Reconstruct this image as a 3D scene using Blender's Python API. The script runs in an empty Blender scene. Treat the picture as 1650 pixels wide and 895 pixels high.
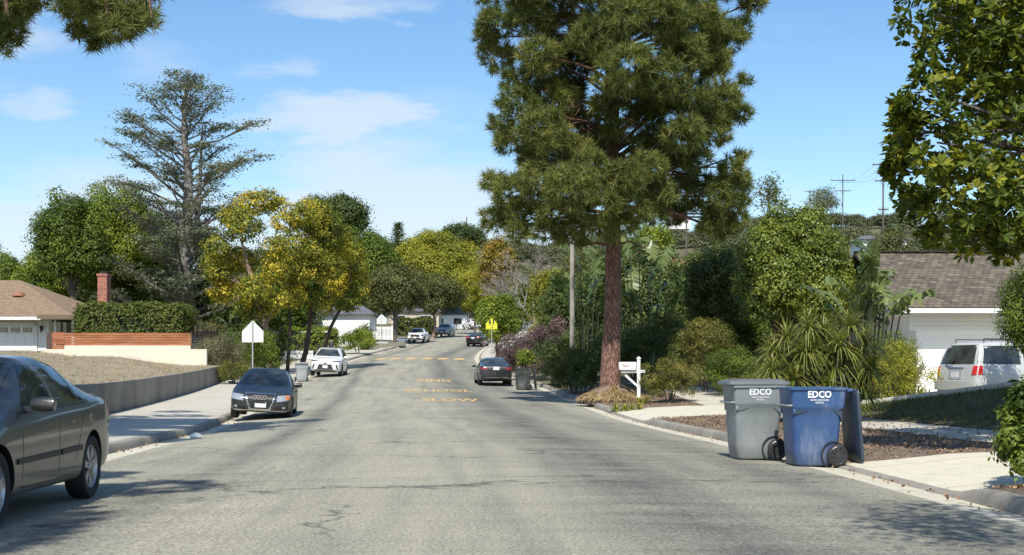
import bpy, bmesh, math, random
import numpy as np
from mathutils import Vector, Matrix
from mathutils.bvhtree import BVHTree

R = math.radians
C = bpy.context.scene.collection
scene = bpy.context.scene

# ------------------------------------------------------------------ camera, sky, sun, exposure
F = 2100.0; HZ = 592.0; CH = 1.35
cam_d = bpy.data.cameras.new('camera'); cam = bpy.data.objects.new('camera', cam_d); C.objects.link(cam)
cam.location = (0, 0, CH); cam.rotation_euler = (R(90), 0, 0)
cam_d.sensor_width = 36; cam_d.lens = 36 * F / 1650; cam_d.shift_y = (HZ - 447.5) / 1650
cam_d.clip_end = 20000; cam_d.clip_start = 0.1
scene.camera = cam

SUN_EL = 50.0; SUN_AZ = 188.0           # compass style: 0 = +Y, 90 = +X
world = bpy.data.worlds.new('World'); scene.world = world; world.use_nodes = True
nt = world.node_tree; nt.nodes.clear()
wo = nt.nodes.new('ShaderNodeOutputWorld'); bg = nt.nodes.new('ShaderNodeBackground')
sky = nt.nodes.new('ShaderNodeTexSky'); sky.sky_type = 'NISHITA'; sky.sun_disc = False
sky.sun_elevation = R(SUN_EL); sky.sun_rotation = R(SUN_AZ); sky.air_density = 1.0; sky.dust_density = 0.6; sky.ozone_density = 1.6
bg.inputs['Strength'].default_value = 0.135
tc = nt.nodes.new('ShaderNodeTexCoord'); sep = nt.nodes.new('ShaderNodeSeparateXYZ')
nt.links.new(tc.outputs['Generated'], sep.inputs[0])
def wmath(op, a, b=None):
    n = nt.nodes.new('ShaderNodeMath'); n.operation = op
    for i, v in enumerate((a, b)):
        if v is None: continue
        if isinstance(v, (int, float)): n.inputs[i].default_value = v
        else: nt.links.new(v, n.inputs[i])
    return n.outputs[0]
comb = nt.nodes.new('ShaderNodeMapping'); nt.links.new(tc.outputs['Generated'], comb.inputs[0]); comb.inputs['Scale'].default_value = (1, 1, 3.4)
def wnoise(scale, detail, rough, w):
    n = nt.nodes.new('ShaderNodeTexNoise'); n.noise_dimensions = '4D'
    n.inputs['Scale'].default_value = scale; n.inputs['Detail'].default_value = detail
    n.inputs['Roughness'].default_value = rough; n.inputs['W'].default_value = w
    nt.links.new(comb.outputs[0], n.inputs['Vector']); return n.outputs['Fac']
cl = wmath('ADD', wmath('MULTIPLY', wnoise(9.0, 5.0, 0.52, 2.3), 0.55), wmath('MULTIPLY', wnoise(3.0, 3.0, 0.5, 5.1), 0.35))
# banks of soft cloud, each a patch of sky around a compass bearing and height
yy_ = wmath('MAXIMUM', sep.outputs['Y'], 0.05); cu_ = wmath('ADD', wmath('DIVIDE', sep.outputs['X'], yy_), wmath('MULTIPLY', wmath('SUBTRACT', wnoise(14.0, 4.0, 0.6, 7.7), 0.5), 0.16)); cv_ = wmath('ADD', wmath('DIVIDE', sep.outputs['Z'], yy_), wmath('MULTIPLY', wmath('SUBTRACT', wnoise(14.0, 4.0, 0.6, 1.1), 0.5), 0.06))
for u0, v0, ru, rv, w_ in ((-.135, .190, .085, .022, .30), (-.09, .135, .12, .060, .26), (-.355, .200, .045, .018, .22), (-.34, .13, .14, .07, .20), (-.13, .280, .10, .016, .26),
                           (-.15, .07, .42, .075, .27), (.20, .135, .10, .035, .16), (-.175, .232, .035, .014, .20), (-.40, .27, .08, .07, .20), (.0, .0, 2.5, .06, .10), (-.27, .24, .05, .03, .10)):
    d_ = wmath('ADD', wmath('POWER', wmath('ABSOLUTE', wmath('DIVIDE', wmath('SUBTRACT', cu_, u0), ru)), 2.0), wmath('POWER', wmath('ABSOLUTE', wmath('DIVIDE', wmath('SUBTRACT', cv_, v0), rv)), 2.0))
    cl = wmath('ADD', cl, wmath('MULTIPLY', wmath('MAXIMUM', wmath('SUBTRACT', 1.0, d_), 0.0), w_))
mr = nt.nodes.new('ShaderNodeMapRange'); mr.interpolation_type = 'SMOOTHSTEP'
mr.inputs['From Min'].default_value = 0.47; mr.inputs['From Max'].default_value = 0.78
mr.inputs['To Max'].default_value = 0.70
nt.links.new(cl, mr.inputs['Value'])
mix = nt.nodes.new('ShaderNodeMix'); mix.data_type = 'RGBA'
hs = nt.nodes.new('ShaderNodeHueSaturation'); hs.inputs['Saturation'].default_value = 1.22; hs.inputs['Value'].default_value = 0.92; nt.links.new(sky.outputs[0], hs.inputs['Color'])
nt.links.new(mr.outputs[0], mix.inputs['Factor']); nt.links.new(hs.outputs[0], mix.inputs['A'])
mix.inputs['B'].default_value = (4.2, 4.65, 5.05, 1)
nt.links.new(mix.outputs['Result'], bg.inputs['Color']); nt.links.new(bg.outputs[0], wo.inputs[0])

sd = bpy.data.lights.new('sun', 'SUN'); sd.energy = 4.4; sd.angle = R(0.55); sd.color = (1.0, 0.95, 0.86)
so = bpy.data.objects.new('sun', sd); C.objects.link(so)
SV = Vector((math.sin(R(SUN_AZ)) * math.cos(R(SUN_EL)), math.cos(R(SUN_AZ)) * math.cos(R(SUN_EL)), math.sin(R(SUN_EL))))
so.rotation_euler = SV.to_track_quat('Z', 'Y').to_euler(); so.location = SV * 50
scene.view_settings.view_transform = 'Standard'; scene.view_settings.look = 'None'
scene.view_settings.exposure = 0.47; scene.view_settings.gamma = 1.0
scene.cycles.max_bounces = 5; scene.cycles.transparent_max_bounces = 4; scene.cycles.diffuse_bounces = 3

# ------------------------------------------------------------------ helpers: tagging, meshes
def tag(o, label=None, cat=None, group=None, kind=None):
    if label: o['label'] = label
    if cat: o['category'] = cat
    if group: o['group'] = group
    if kind: o['kind'] = kind
    return o
def thing(name, label, cat, loc=(0, 0, 0), rot=(0, 0, 0), group=None):
    o = bpy.data.objects.new(name, None); C.objects.link(o); o.location = loc
    o.rotation_euler = rot if isinstance(rot, (tuple, list)) else (0, 0, rot)
    o.empty_display_size = 0.3
    return tag(o, label, cat, group)
def link(name, me, parent=None, loc=None, rot=None):
    o = bpy.data.objects.new(name, me); C.objects.link(o)
    if parent: o.parent = parent
    if loc is not None: o.location = loc
    if rot is not None: o.rotation_euler = rot
    return o
def copy_tree(o, parent=None):
    c = o.copy(); C.objects.link(c); c.parent = parent
    for ch in [x for x in bpy.data.objects if x.parent == o]: copy_tree(ch, c)
    return c

class MB:
    """collects polygons and builds one mesh"""
    def __init__(s): s.v = []; s.f = []; s.m = []
    def add(s, vs, fs, m=0):
        n = len(s.v); s.v += [tuple(v) for v in vs]; s.f += [tuple(i + n for i in f) for f in fs]; s.m += [m] * len(fs); return s
    def box(s, c, size, rz=0.0, m=0, rx=0.0, ry=0.0, taper=1.0):
        hx, hy, hz = size[0] / 2, size[1] / 2, size[2] / 2
        M = Matrix.Rotation(rz, 3, 'Z') @ Matrix.Rotation(ry, 3, 'Y') @ Matrix.Rotation(rx, 3, 'X')
        vs = []
        for z in (-1, 1):
            k = taper if z > 0 else 1
            for x, y in ((-1, -1), (1, -1), (1, 1), (-1, 1)):
                vs.append(Vector(c) + M @ Vector((x * hx * k, y * hy * k, z * hz)))
        return s.add(vs, [(3, 2, 1, 0), (4, 5, 6, 7), (0, 1, 5, 4), (1, 2, 6, 5), (2, 3, 7, 6), (3, 0, 4, 7)], m)
    def tube(s, pts, radii, n=8, m=0, cap=True):
        pts = [Vector(p) for p in pts]
        if isinstance(radii, (int, float)): radii = [radii] * len(pts)
        vs = []; fs = []; up = Vector((0.13, 0.31, 0.94))
        for i, p in enumerate(pts):
            d = (pts[min(i + 1, len(pts) - 1)] - pts[max(i - 1, 0)])
            if d.length < 1e-9: d = Vector((0, 0, 1))
            d.normalize()
            if abs(d.dot(up)) > 0.97: a = Vector((1, 0, 0)).cross(d).normalized()
            else: a = up.cross(d).normalized()
            b = d.cross(a)
            for k in range(n):
                t = 2 * math.pi * k / n; vs.append(p + (a * math.cos(t) + b * math.sin(t)) * radii[i])
        for i in range(len(pts) - 1):
            for k in range(n):
                k2 = (k + 1) % n; fs.append((i * n + k, i * n + k2, (i + 1) * n + k2, (i + 1) * n + k))
        if cap: fs.append(tuple(range(n - 1, -1, -1))); fs.append(tuple((len(pts) - 1) * n + k for k in range(n)))
        return s.add(vs, fs, m)
    def lathe(s, prof, axis='Z', c=(0, 0, 0), n=24, m=0, closed=False):
        vs = []; fs = []; L = len(prof)
        for k in range(n):
            t = 2 * math.pi * k / n
            for r, h in prof:
                a, b = r * math.cos(t), r * math.sin(t)
                p = (a, b, h) if axis == 'Z' else ((a, h, b) if axis == 'Y' else (h, a, b))
                vs.append((p[0] + c[0], p[1] + c[1], p[2] + c[2]))
        for k in range(n):
            k2 = (k + 1) % n
            for i in range(L - 1 + (1 if closed else 0)):
                j = (i + 1) % L; fs.append((k * L + i, k2 * L + i, k2 * L + j, k * L + j))
        return s.add(vs, fs, m)
    def prism(s, poly, y0, y1, m=0, axis='Y'):
        n = len(poly); 
        def P(a, b, h): return (a, h, b) if axis == 'Y' else ((a, b, h) if axis == 'Z' else (h, a, b))
        vs = [P(a, b, y0) for a, b in poly] + [P(a, b, y1) for a, b in poly]
        fs = [tuple(range(n)), tuple(range(2 * n - 1, n - 1, -1))] + [(i, (i + 1) % n + 0, (i + 1) % n + n, i + n) for i in range(n)]
        return s.add(vs, fs, m)
    def build(s, name, mats, parent=None, smooth=False, loc=None, bevel=0):
        me = bpy.data.meshes.new(name); me.from_pydata(s.v, [], s.f)
        if not isinstance(mats, (list, tuple)): mats = [mats]
        for m in mats: me.materials.append(m)
        if len(mats) > 1: me.polygons.foreach_set('material_index', s.m)
        bm = bmesh.new(); bm.from_mesh(me); bmesh.ops.recalc_face_normals(bm, faces=bm.faces)
        if bevel: bmesh.ops.bevel(bm, geom=[e for e in bm.edges if len(e.link_faces) == 2 and e.calc_face_angle(0) > 0.6], offset=bevel, segments=2, affect='EDGES')
        bm.to_mesh(me); bm.free()
        if smooth:
            me.shade_smooth()
            try: me.set_sharp_from_angle(angle=R(40))
            except Exception: pass
        return link(name, me, parent, loc)

def mesh_np(name, V, k, mats, parent=None, attrs=None, mi=None, smooth=False):
    """V: (n*k,3) vertices, every k of them one face"""
    V = np.ascontiguousarray(V, dtype=np.float32); nf = len(V) // k
    me = bpy.data.meshes.new(name); me.vertices.add(nf * k); me.vertices.foreach_set('co', V.ravel())
    me.loops.add(nf * k); me.loops.foreach_set('vertex_index', np.arange(nf * k, dtype=np.int32))
    me.polygons.add(nf); me.polygons.foreach_set('loop_start', np.arange(0, nf * k, k, dtype=np.int32))
    me.polygons.foreach_set('loop_total', np.full(nf, k, dtype=np.int32))
    if not isinstance(mats, (list, tuple)): mats = [mats]
    for m in mats: me.materials.append(m)
    if mi is not None: me.polygons.foreach_set('material_index', mi.astype(np.int32))
    for an, av in (attrs or {}).items():
        a = me.attributes.new(an, 'FLOAT', 'POINT'); a.data.foreach_set('value', np.repeat(av, k).astype(np.float32))
    me.update(calc_edges=True)
    return link(name, me, parent)

# ------------------------------------------------------------------ materials
def nn(nt, t, **kw):
    n = nt.nodes.new(t)
    for k, v in kw.items():
        if k in n.inputs: n.inputs[k].default_value = v
        else: setattr(n, k, v)
    return n
def base_mat(name):
    m = bpy.data.materials.new(name); m.use_nodes = True; return m, m.node_tree, m.node_tree.nodes['Principled BSDF']
def ramp(nt, fac, stops):
    r = nt.nodes.new('ShaderNodeValToRGB'); e = r.color_ramp.elements
    while len(e) < len(stops): e.new(0.5)
    for i, (p, c) in enumerate(stops): e[i].position = p; e[i].color = (c[0], c[1], c[2], 1) if not isinstance(c, (int, float)) else (c, c, c, 1)
    nt.links.new(fac, r.inputs[0]); return r.outputs[0]
def mixc(nt, fac, a, b, mode='MIX'):
    n = nt.nodes.new('ShaderNodeMix'); n.data_type = 'RGBA'; n.blend_type = mode
    for s, v in (('Factor', fac), ('A', a), ('B', b)):
        if isinstance(v, (int, float)): n.inputs[s].default_value = v
        elif isinstance(v, (tuple, list)): n.inputs[s].default_value = (v[0], v[1], v[2], 1)
        else: nt.links.new(v, n.inputs[s])
    return n.outputs['Result']
def math_(nt, op, a, b=0.5, c=None):
    n = nt.nodes.new('ShaderNodeMath'); n.operation = op
    for i, v in enumerate((a, b, c)):
        if v is None: continue
        if isinstance(v, (int, float)): n.inputs[i].default_value = v
        else: nt.links.new(v, n.inputs[i])
    return n.outputs[0]
def noise_(nt, scale, detail=4, rough=0.55, vec=None, dist=0.0, col=False):
    n = nn(nt, 'ShaderNodeTexNoise'); n.inputs['Scale'].default_value = scale; n.inputs['Detail'].default_value = detail
    n.inputs['Roughness'].default_value = rough; n.inputs['Distortion'].default_value = dist
    if vec is not None: nt.links.new(vec, n.inputs['Vector'])
    return n.outputs['Color' if col else 'Fac']
def geo_pos(nt): return nt.nodes.new('ShaderNodeNewGeometry').outputs['Position']
def obj_pos(nt): return nt.nodes.new('ShaderNodeTexCoord').outputs['Object']
def mapping(nt, vec, scale=(1, 1, 1), rot=(0, 0, 0), loc=(0, 0, 0)):
    n = nt.nodes.new('ShaderNodeMapping'); nt.links.new(vec, n.inputs[0])
    n.inputs['Scale'].default_value = scale; n.inputs['Rotation'].default_value = rot; n.inputs['Location'].default_value = loc
    return n.outputs[0]
def bump(nt, bs, h, strength=0.3, dist=0.02):
    b = nt.nodes.new('ShaderNodeBump'); b.inputs['Strength'].default_value = strength; b.inputs['Distance'].default_value = dist
    nt.links.new(h, b.inputs['Height']); nt.links.new(b.outputs[0], bs.inputs['Normal'])
def simple(name, col, rough=0.6, metal=0.0, var=0.15, scale=6.0, coat=0.0, bmp=0.0, spec=0.5):
    m, nt, bs = base_mat(name); p = obj_pos(nt); n = noise_(nt, scale, 5, 0.6, p)
    lo = tuple(c * (1 - var) for c in col); hi = tuple(min(1, c * (1 + var)) for c in col)
    nt.links.new(ramp(nt, n, [(0.3, lo), (0.7, hi)]), bs.inputs['Base Color'])
    bs.inputs['Roughness'].default_value = rough; bs.inputs['Metallic'].default_value = metal
    bs.inputs['Coat Weight'].default_value = coat; bs.inputs['Specular IOR Level'].default_value = spec
    if bmp: bump(nt, bs, noise_(nt, scale * 6, 4, 0.6, p), bmp, 0.01)
    return m
def leaf_mat(name, c1, c2, c3, transl=0.35, rough=0.55, spec=0.3):
    m, nt, bs = base_mat(name)
    a = nn(nt, 'ShaderNodeAttribute'); a.attribute_name = 'rnd'; b = nn(nt, 'ShaderNodeAttribute'); b.attribute_name = 'cl'
    f = math_(nt, 'ADD', math_(nt, 'MULTIPLY', a.outputs['Fac'], 0.45), math_(nt, 'MULTIPLY', b.outputs['Fac'], 0.55))
    col = ramp(nt, f, [(0.15, c1), (0.5, c2), (0.85, c3)])
    nt.links.new(col, bs.inputs['Base Color']); bs.inputs['Roughness'].default_value = rough; bs.inputs['Specular IOR Level'].default_value = spec
    tr = nn(nt, 'ShaderNodeBsdfTranslucent'); nt.links.new(mixc(nt, 1.0, col, (1.0, 1.0, 0.55), 'MULTIPLY'), tr.inputs['Color'])
    mx = nn(nt, 'ShaderNodeMixShader'); mx.inputs[0].default_value = transl
    nt.links.new(bs.outputs[0], mx.inputs[1]); nt.links.new(tr.outputs[0], mx.inputs[2])
    nt.links.new(mx.outputs[0], nt.nodes['Material Output'].inputs['Surface'])
    return m
def bark_mat(name, c1, c2, sz=1.0):
    m, nt, bs = base_mat(name); p = mapping(nt, geo_pos(nt), (9 * sz, 9 * sz, 2.2 * sz))
    v = nn(nt, 'ShaderNodeTexVoronoi'); v.feature = 'DISTANCE_TO_EDGE'; v.inputs['Scale'].default_value = 2.0
    wv = nn(nt, 'ShaderNodeVectorMath'); wv.operation = 'ADD'; nt.links.new(p, wv.inputs[0]); ws = nn(nt, 'ShaderNodeVectorMath'); ws.operation = 'SCALE'; ws.inputs['Scale'].default_value = .9; nt.links.new(noise_(nt, 1.2, 4, .6, p, col=True), ws.inputs[0]); nt.links.new(ws.outputs[0], wv.inputs[1]); nt.links.new(wv.outputs[0], v.inputs['Vector'])
    n = noise_(nt, 1.5, 6, 0.7, p)
    f = math_(nt, 'MULTIPLY', ramp(nt, v.outputs['Distance'], [(0.0, 0.25), (0.25, 1.0)]), n)
    nt.links.new(ramp(nt, f, [(0.1, c1), (0.6, c2)]), bs.inputs['Base Color']); bs.inputs['Roughness'].default_value = 0.9
    bump(nt, bs, f, 0.8, 0.04); return m
def concrete(name, col, stain=0.25, joints=0.0):
    m, nt, bs = base_mat(name); p = geo_pos(nt)
    n1 = noise_(nt, 0.6, 5, 0.6, p); n2 = noise_(nt, 60, 3, 0.7, p); n3 = noise_(nt, 5, 5, 0.65, p)
    c = mixc(nt, ramp(nt, n1, [(0.35, 0.0), (0.7, 1.0)]), tuple(x * (1 - stain) for x in col), col)
    c = mixc(nt, math_(nt, 'MULTIPLY', ramp(nt, n3, [(0.45, 0.0), (0.75, 1.0)]), 0.5), c, tuple(x * 0.62 for x in col))
    c = mixc(nt, 0.35, c, ramp(nt, n2, [(0.3, (0.3, 0.3, 0.3)), (0.7, (0.8, 0.8, 0.8))]), 'OVERLAY')
    if joints:
        uv = nn(nt, 'ShaderNodeUVMap').outputs[0]; sp = nn(nt, 'ShaderNodeSeparateXYZ'); nt.links.new(uv, sp.inputs[0])
        fr = math_(nt, 'FRACT', math_(nt, 'DIVIDE', sp.outputs[1], joints)); d = math_(nt, 'MULTIPLY', math_(nt, 'MINIMUM', fr, math_(nt, 'SUBTRACT', 1.0, fr)), joints)
        c = mixc(nt, ramp(nt, d, [(0.008, 1.0), (0.02, 0.0)]), c, tuple(x * 0.35 for x in col))
    nt.links.new(c, bs.inputs['Base Color']); bs.inputs['Roughness'].default_value = 0.85
    bump(nt, bs, n2, 0.15, 0.005); return m

M = {}
M['side'] = concrete('sidewalk_concrete', (0.50, 0.47, 0.38), 0.14, 1.5)
M['drive'] = concrete('driveway_concrete', (0.58, 0.54, 0.42), 0.10, 3.0)
M['kerb'] = concrete('kerb_concrete', (0.34, 0.32, 0.27), 0.35, 3.0)
M['gutter'] = concrete('gutter_concrete', (0.54, 0.50, 0.39), 0.12, 3.0)
M['retain'] = concrete('retaining_concrete', (0.32, 0.295, 0.24), 0.3)
def streaks(m, amount=.5):
    nt = m.node_tree; bs = nt.nodes['Principled BSDF']; src = bs.inputs['Base Color'].links[0].from_socket; p = geo_pos(nt)
    n = noise_(nt, 1.0, 5, .65, mapping(nt, p, (.8, .8, .3))); nt.links.new(mixc(nt, math_(nt, 'MULTIPLY', ramp(nt, n, [(.42, 0.0), (.68, 1.0)]), amount), src, (.09, .082, .066)), bs.inputs['Base Color'])
streaks(M['retain'], .6); streaks(M['kerb'], .45)
M['stucco'] = simple('cream_stucco', (0.62, 0.56, 0.45), .85, var=.05, scale=1.5)
M['white'] = simple('white_paint', (0.78, 0.78, 0.75), 0.6, var=0.05, scale=2)
M['white_trim'] = simple('white_trim', (0.72, 0.72, 0.70), 0.5, var=0.04)
M['metal_grey'] = simple('galvanised_metal', (0.38, 0.39, 0.38), 0.45, 0.6, 0.12)
M['sign_back'] = simple('sign_back_metal', (0.60, 0.62, 0.60), 0.55, 0.1, 0.06, 3)
M['black'] = simple('black_plastic', (0.012, 0.012, 0.013), 0.5, var=0.3)
M['dark_rubber'] = simple('tyre_rubber', (0.016, 0.016, 0.017), 0.8, var=0.3, bmp=0.1)
M['alloy'] = simple('alloy_silver', (0.42, 0.43, 0.44), 0.35, 0.7, 0.15)
M['alloy_dark'] = simple('alloy_dark', (0.06, 0.06, 0.065), 0.4, 0.5, 0.15)
M['chrome'] = simple('chrome', (0.62, 0.63, 0.64), 0.16, 0.95, 0.05)
M['plate'] = simple('licence_plate', (0.72, 0.72, 0.74), 0.5, var=0.05)
M['ink'] = simple('dark_ink', (0.02, 0.02, 0.025), 0.6)
M['red_lamp'] = simple('red_lamp', (0.50, 0.02, 0.015), 0.2, var=0.3, scale=20, coat=0.6)
M['amber'] = simple('amber_lamp', (0.65, 0.22, 0.06), 0.2, var=0.2, scale=20, coat=0.6)
M['lamp_clear'] = simple('clear_lamp', (0.42, 0.44, 0.46), 0.12, 0.4, 0.35, 25, coat=0.8)
M['lamp_dark'] = simple('dark_lamp', (0.06, 0.065, 0.07), 0.1, 0.3, 0.5, 25, coat=0.8)
M['bark_grey'] = bark_mat('grey_bark', (0.05, 0.042, 0.036), (0.21, 0.18, 0.15))
M['bark_brown'] = bark_mat('brown_bark', (0.04, 0.025, 0.018), (0.16, 0.10, 0.075))
M['bark_tan'] = bark_mat('tan_bark', (0.12, 0.075, 0.05), (0.42, 0.29, 0.20))
M['bark_pine'] = bark_mat('pine_bark', (0.045, 0.022, 0.016), (0.34, 0.185, 0.13), 0.9)
M['bark_cedar'] = bark_mat('cedar_bark', (0.09, 0.085, 0.08), (0.36, 0.33, 0.30), 1.0)

def glass_mat(name, col=(0.02, 0.025, 0.028), rough=0.04):
    m, nt, bs = base_mat(name); p = obj_pos(nt); n = noise_(nt, 1.7, 3, 0.5, p)
    nt.links.new(ramp(nt, n, [(0.35, tuple(c * 0.6 for c in col)), (0.7, tuple(c * 1.8 for c in col))]), bs.inputs['Base Color'])  # noise in the base colour paints tinted reflections into the glass
    bs.inputs['Roughness'].default_value = rough; bs.inputs['Specular IOR Level'].default_value = 0.75
    return m
M['glass'] = glass_mat('car_glass', (.035, .042, .04))
M['window'] = glass_mat('house_window_glass', (0.03, 0.035, 0.04), 0.08)
def paint(name, col, metal=0.35, rough=0.35, dirt=0.35, coat=0.7):
    m, nt, bs = base_mat(name); p = obj_pos(nt)
    n = noise_(nt, 2.2, 5, 0.6, p); sp = nn(nt, 'ShaderNodeSeparateXYZ'); nt.links.new(p, sp.inputs[0])
    low = ramp(nt, math_(nt, 'ADD', sp.outputs[2], math_(nt, 'MULTIPLY', n, 0.35)), [(0.30, 1.0), (0.75, 0.0)])
    f = math_(nt, 'MULTIPLY', math_(nt, 'ADD', math_(nt, 'MULTIPLY', n, 0.35), low), dirt)
    nt.links.new(mixc(nt, f, col, (0.22, 0.19, 0.15)), bs.inputs['Base Color'])
    nt.links.new(math_(nt, 'ADD', rough, math_(nt, 'MULTIPLY', f, 0.5)), bs.inputs['Roughness'])
    bs.inputs['Metallic'].default_value = metal; bs.inputs['Coat Weight'].default_value = coat; bs.inputs['Coat Roughness'].default_value = 0.06
    return m

# asphalt: u = metres from the crown, v = metres along
def asphalt():
    m, nt, bs = base_mat('asphalt'); p = geo_pos(nt)
    uv = nn(nt, 'ShaderNodeUVMap').outputs[0]; sp = nn(nt, 'ShaderNodeSeparateXYZ'); nt.links.new(uv, sp.inputs[0]); u = sp.outputs[0]
    fine = noise_(nt, 30, 4, 0.9, p); fine2 = noise_(nt, 20, 3, 0.8, p); broad = noise_(nt, 0.22, 4, 0.6, p)
    streak = noise_(nt, 1.0, 5, 0.65, mapping(nt, uv, (1.3, 0.09, 1)))
    cross = noise_(nt, 1.0, 5, 0.7, mapping(nt, uv, (0.35, 1.6, 1), loc=(3, 7, 0)))
    c = mixc(nt, ramp(nt, broad, [(0.3, 0.0), (0.7, 1.0)]), (0.275, 0.265, 0.205), (0.345, 0.33, 0.252))
    c = mixc(nt, math_(nt, 'MULTIPLY', ramp(nt, streak, [(0.45, 0.0), (0.70, 1.0)]), 0.55), c, (0.13, 0.13, 0.115))
    # dark tyre bands either side of the lanes
    uu = math_(nt, 'ADD', u, math_(nt, 'MULTIPLY', math_(nt, 'SUBTRACT', noise_(nt, 0.06, 2, 0.5, p), 0.5), 1.6))
    tot = None
    for c0, w, s in ((2.3, 1.5, 0.95), (-3.2, 0.6, 0.75), (0.6, 0.3, 0.25), (4.2, 1.1, 0.7)):
        g = math_(nt, 'MULTIPLY', math_(nt, 'MAXIMUM', math_(nt, 'SUBTRACT', 1.0, math_(nt, 'DIVIDE', math_(nt, 'ABSOLUTE', math_(nt, 'SUBTRACT', uu, c0)), w)), 0.0), s)
        tot = g if tot is None else math_(nt, 'ADD', tot, g)
    f = math_(nt, 'MULTIPLY', tot, ramp(nt, cross, [(0.30, 0.38), (0.60, 1.0)]))
    c = mixc(nt, f, c, (0.085, 0.086, 0.08))
    c = mixc(nt, math_(nt, 'MULTIPLY', ramp(nt, cross, [(0.50, 0.0), (0.70, 1.0)]), 0.24), c, (0.11, 0.11, 0.10))
    # aggregate
    c = mixc(nt, 0.95, c, ramp(nt, fine, [(0.32, (0.06, 0.06, 0.06)), (0.68, (0.94, 0.94, 0.94))]), 'OVERLAY')
    c = mixc(nt, ramp(nt, fine2, [(0.58, 0.0), (0.70, 0.6)]), c, (0.42, 0.41, 0.34))
    # cracks
    for sc, seed, wdt in ((0.16, 0.0, 0.0022), (0.085, 11.0, 0.0016)):
        pv = mapping(nt, uv, (0.65, 1.25, 1), loc=(seed, seed, 0))
        dv = nn(nt, 'ShaderNodeVectorMath'); dv.operation = 'ADD'; nt.links.new(pv, dv.inputs[0])
        sv = nn(nt, 'ShaderNodeVectorMath'); sv.operation = 'SCALE'; nt.links.new(noise_(nt, 0.8, 5, 0.65, pv, col=True), sv.inputs[0]); sv.inputs['Scale'].default_value = 1.8
        nt.links.new(sv.outputs[0], dv.inputs[1])
        v = nn(nt, 'ShaderNodeTexVoronoi'); v.feature = 'DISTANCE_TO_EDGE'; v.inputs['Scale'].default_value = sc; nt.links.new(dv.outputs[0], v.inputs['Vector'])
        k = math_(nt, 'MULTIPLY', ramp(nt, v.outputs['Distance'], [(wdt * 0.6, 1.0), (wdt * 2.6, 0.0)]), ramp(nt, noise_(nt, 0.25, 3, 0.5, pv), [(0.44, 0.0), (0.56, 0.85)]))
        c = mixc(nt, k, c, (0.045, 0.045, 0.045))
    nt.links.new(c, bs.inputs['Base Color']); bs.inputs['Roughness'].default_value = 0.92; bs.inputs['Specular IOR Level'].default_value = 0.25
    bump(nt, bs, fine, 0.45, 0.012); return m
M['asphalt'] = asphalt()
def ground_mat(name, cols, sc=0.5, bm_=0.5):
    m, nt, bs = base_mat(name); p = geo_pos(nt)
    n1 = noise_(nt, sc, 6, 0.65, p); n2 = noise_(nt, sc * 30, 4, 0.7, p); n3 = noise_(nt, sc * 6, 5, 0.65, p)
    c = ramp(nt, n1, [(0.3, cols[0]), (0.7, cols[1])])
    c = mixc(nt, ramp(nt, n3, [(0.4, 0.0), (0.65, 1.0)]), c, cols[2])
    c = mixc(nt, 0.6, c, ramp(nt, n2, [(0.25, (0.15, 0.15, 0.15)), (0.75, (0.85, 0.85, 0.85))]), 'OVERLAY')
    nt.links.new(c, bs.inputs['Base Color']); bs.inputs['Roughness'].default_value = 0.95
    bump(nt, bs, n2, bm_, 0.03); return m
M['ground'] = ground_mat('yard_earth', [(0.10, 0.09, 0.045), (0.16, 0.13, 0.08), (0.08, 0.10, 0.035)])
M['dirt'] = ground_mat('dry_dirt', [(0.22, 0.18, 0.115), (0.35, 0.295, 0.19), (0.28, 0.235, 0.15)], 0.9, 1.0)
M['mulch'] = ground_mat('leaf_mulch', [(0.20, 0.155, 0.115), (0.29, 0.225, 0.16), (0.14, 0.105, 0.075)], 2.0, 1.0)
M['lawn'] = ground_mat('patchy_lawn', [(0.06, 0.07, 0.025), (0.10, 0.09, 0.04), (0.12, 0.09, 0.055)], 1.0, 1.0)
M['yellow_paint'] = None

# ------------------------------------------------------------------ terrain functions
def herm(xs, ys):
    xs = np.array(xs, float); ys = np.array(ys, float); d = np.gradient(ys, xs)
    def f(x):
        x = np.clip(np.asarray(x, float), xs[0], xs[-1]); i = np.clip(np.searchsorted(xs, x) - 1, 0, len(xs) - 2)
        h = xs[i + 1] - xs[i]; t = (x - xs[i]) / h
        return ((2*t**3-3*t**2+1)*ys[i] + (t**3-2*t**2+t)*h*d[i] + (-2*t**3+3*t**2)*ys[i+1] + (t**3-t**2)*h*d[i+1])
    return f
zc = herm([-60, 0, 20, 38, 50, 68, 80, 100, 115, 128, 149, 172, 204, 270, 340, 400, 500, 600, 700, 850, 1200, 4000],
          [0, 0, 0, -.03, .10, .45, .85, 1.55, 2.2, 2.9, 4.1, 5.4, 7.3, 9.3, 14.5, 19, 36, 54, 62, 60, 40, 20])
cL = herm([-60, 0, 13.7, 21, 28, 38, 50, 68, 80, 100, 115, 128, 140, 149, 172, 204, 270, 340, 400],
          [-5.0, -5.95, -6.25, -6.6, -7.15, -8.35, -9.8, -11.9, -12.9, -13.7, -14.0, -13.3, -12.4, -12.1, -10.9, -8.2, -4.6, -2.2, 0])
cR = herm([-60, 0, 12.5, 18.7, 34.6, 55, 68, 85, 100, 115, 140, 149, 172, 204, 270, 340, 400],
          [5.4, 5.2, 4.92, 4.62, 3.55, 2.4, 1.5, -.5, -2.0, -2.9, -2.5, -2.1, -.6, 2.0, 5.0, 7.4, 10])
def sm(x, a, b):
    t = np.clip((np.asarray(x, float) - a) / (b - a), 0, 1); return t * t * (3 - 2 * t)
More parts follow.
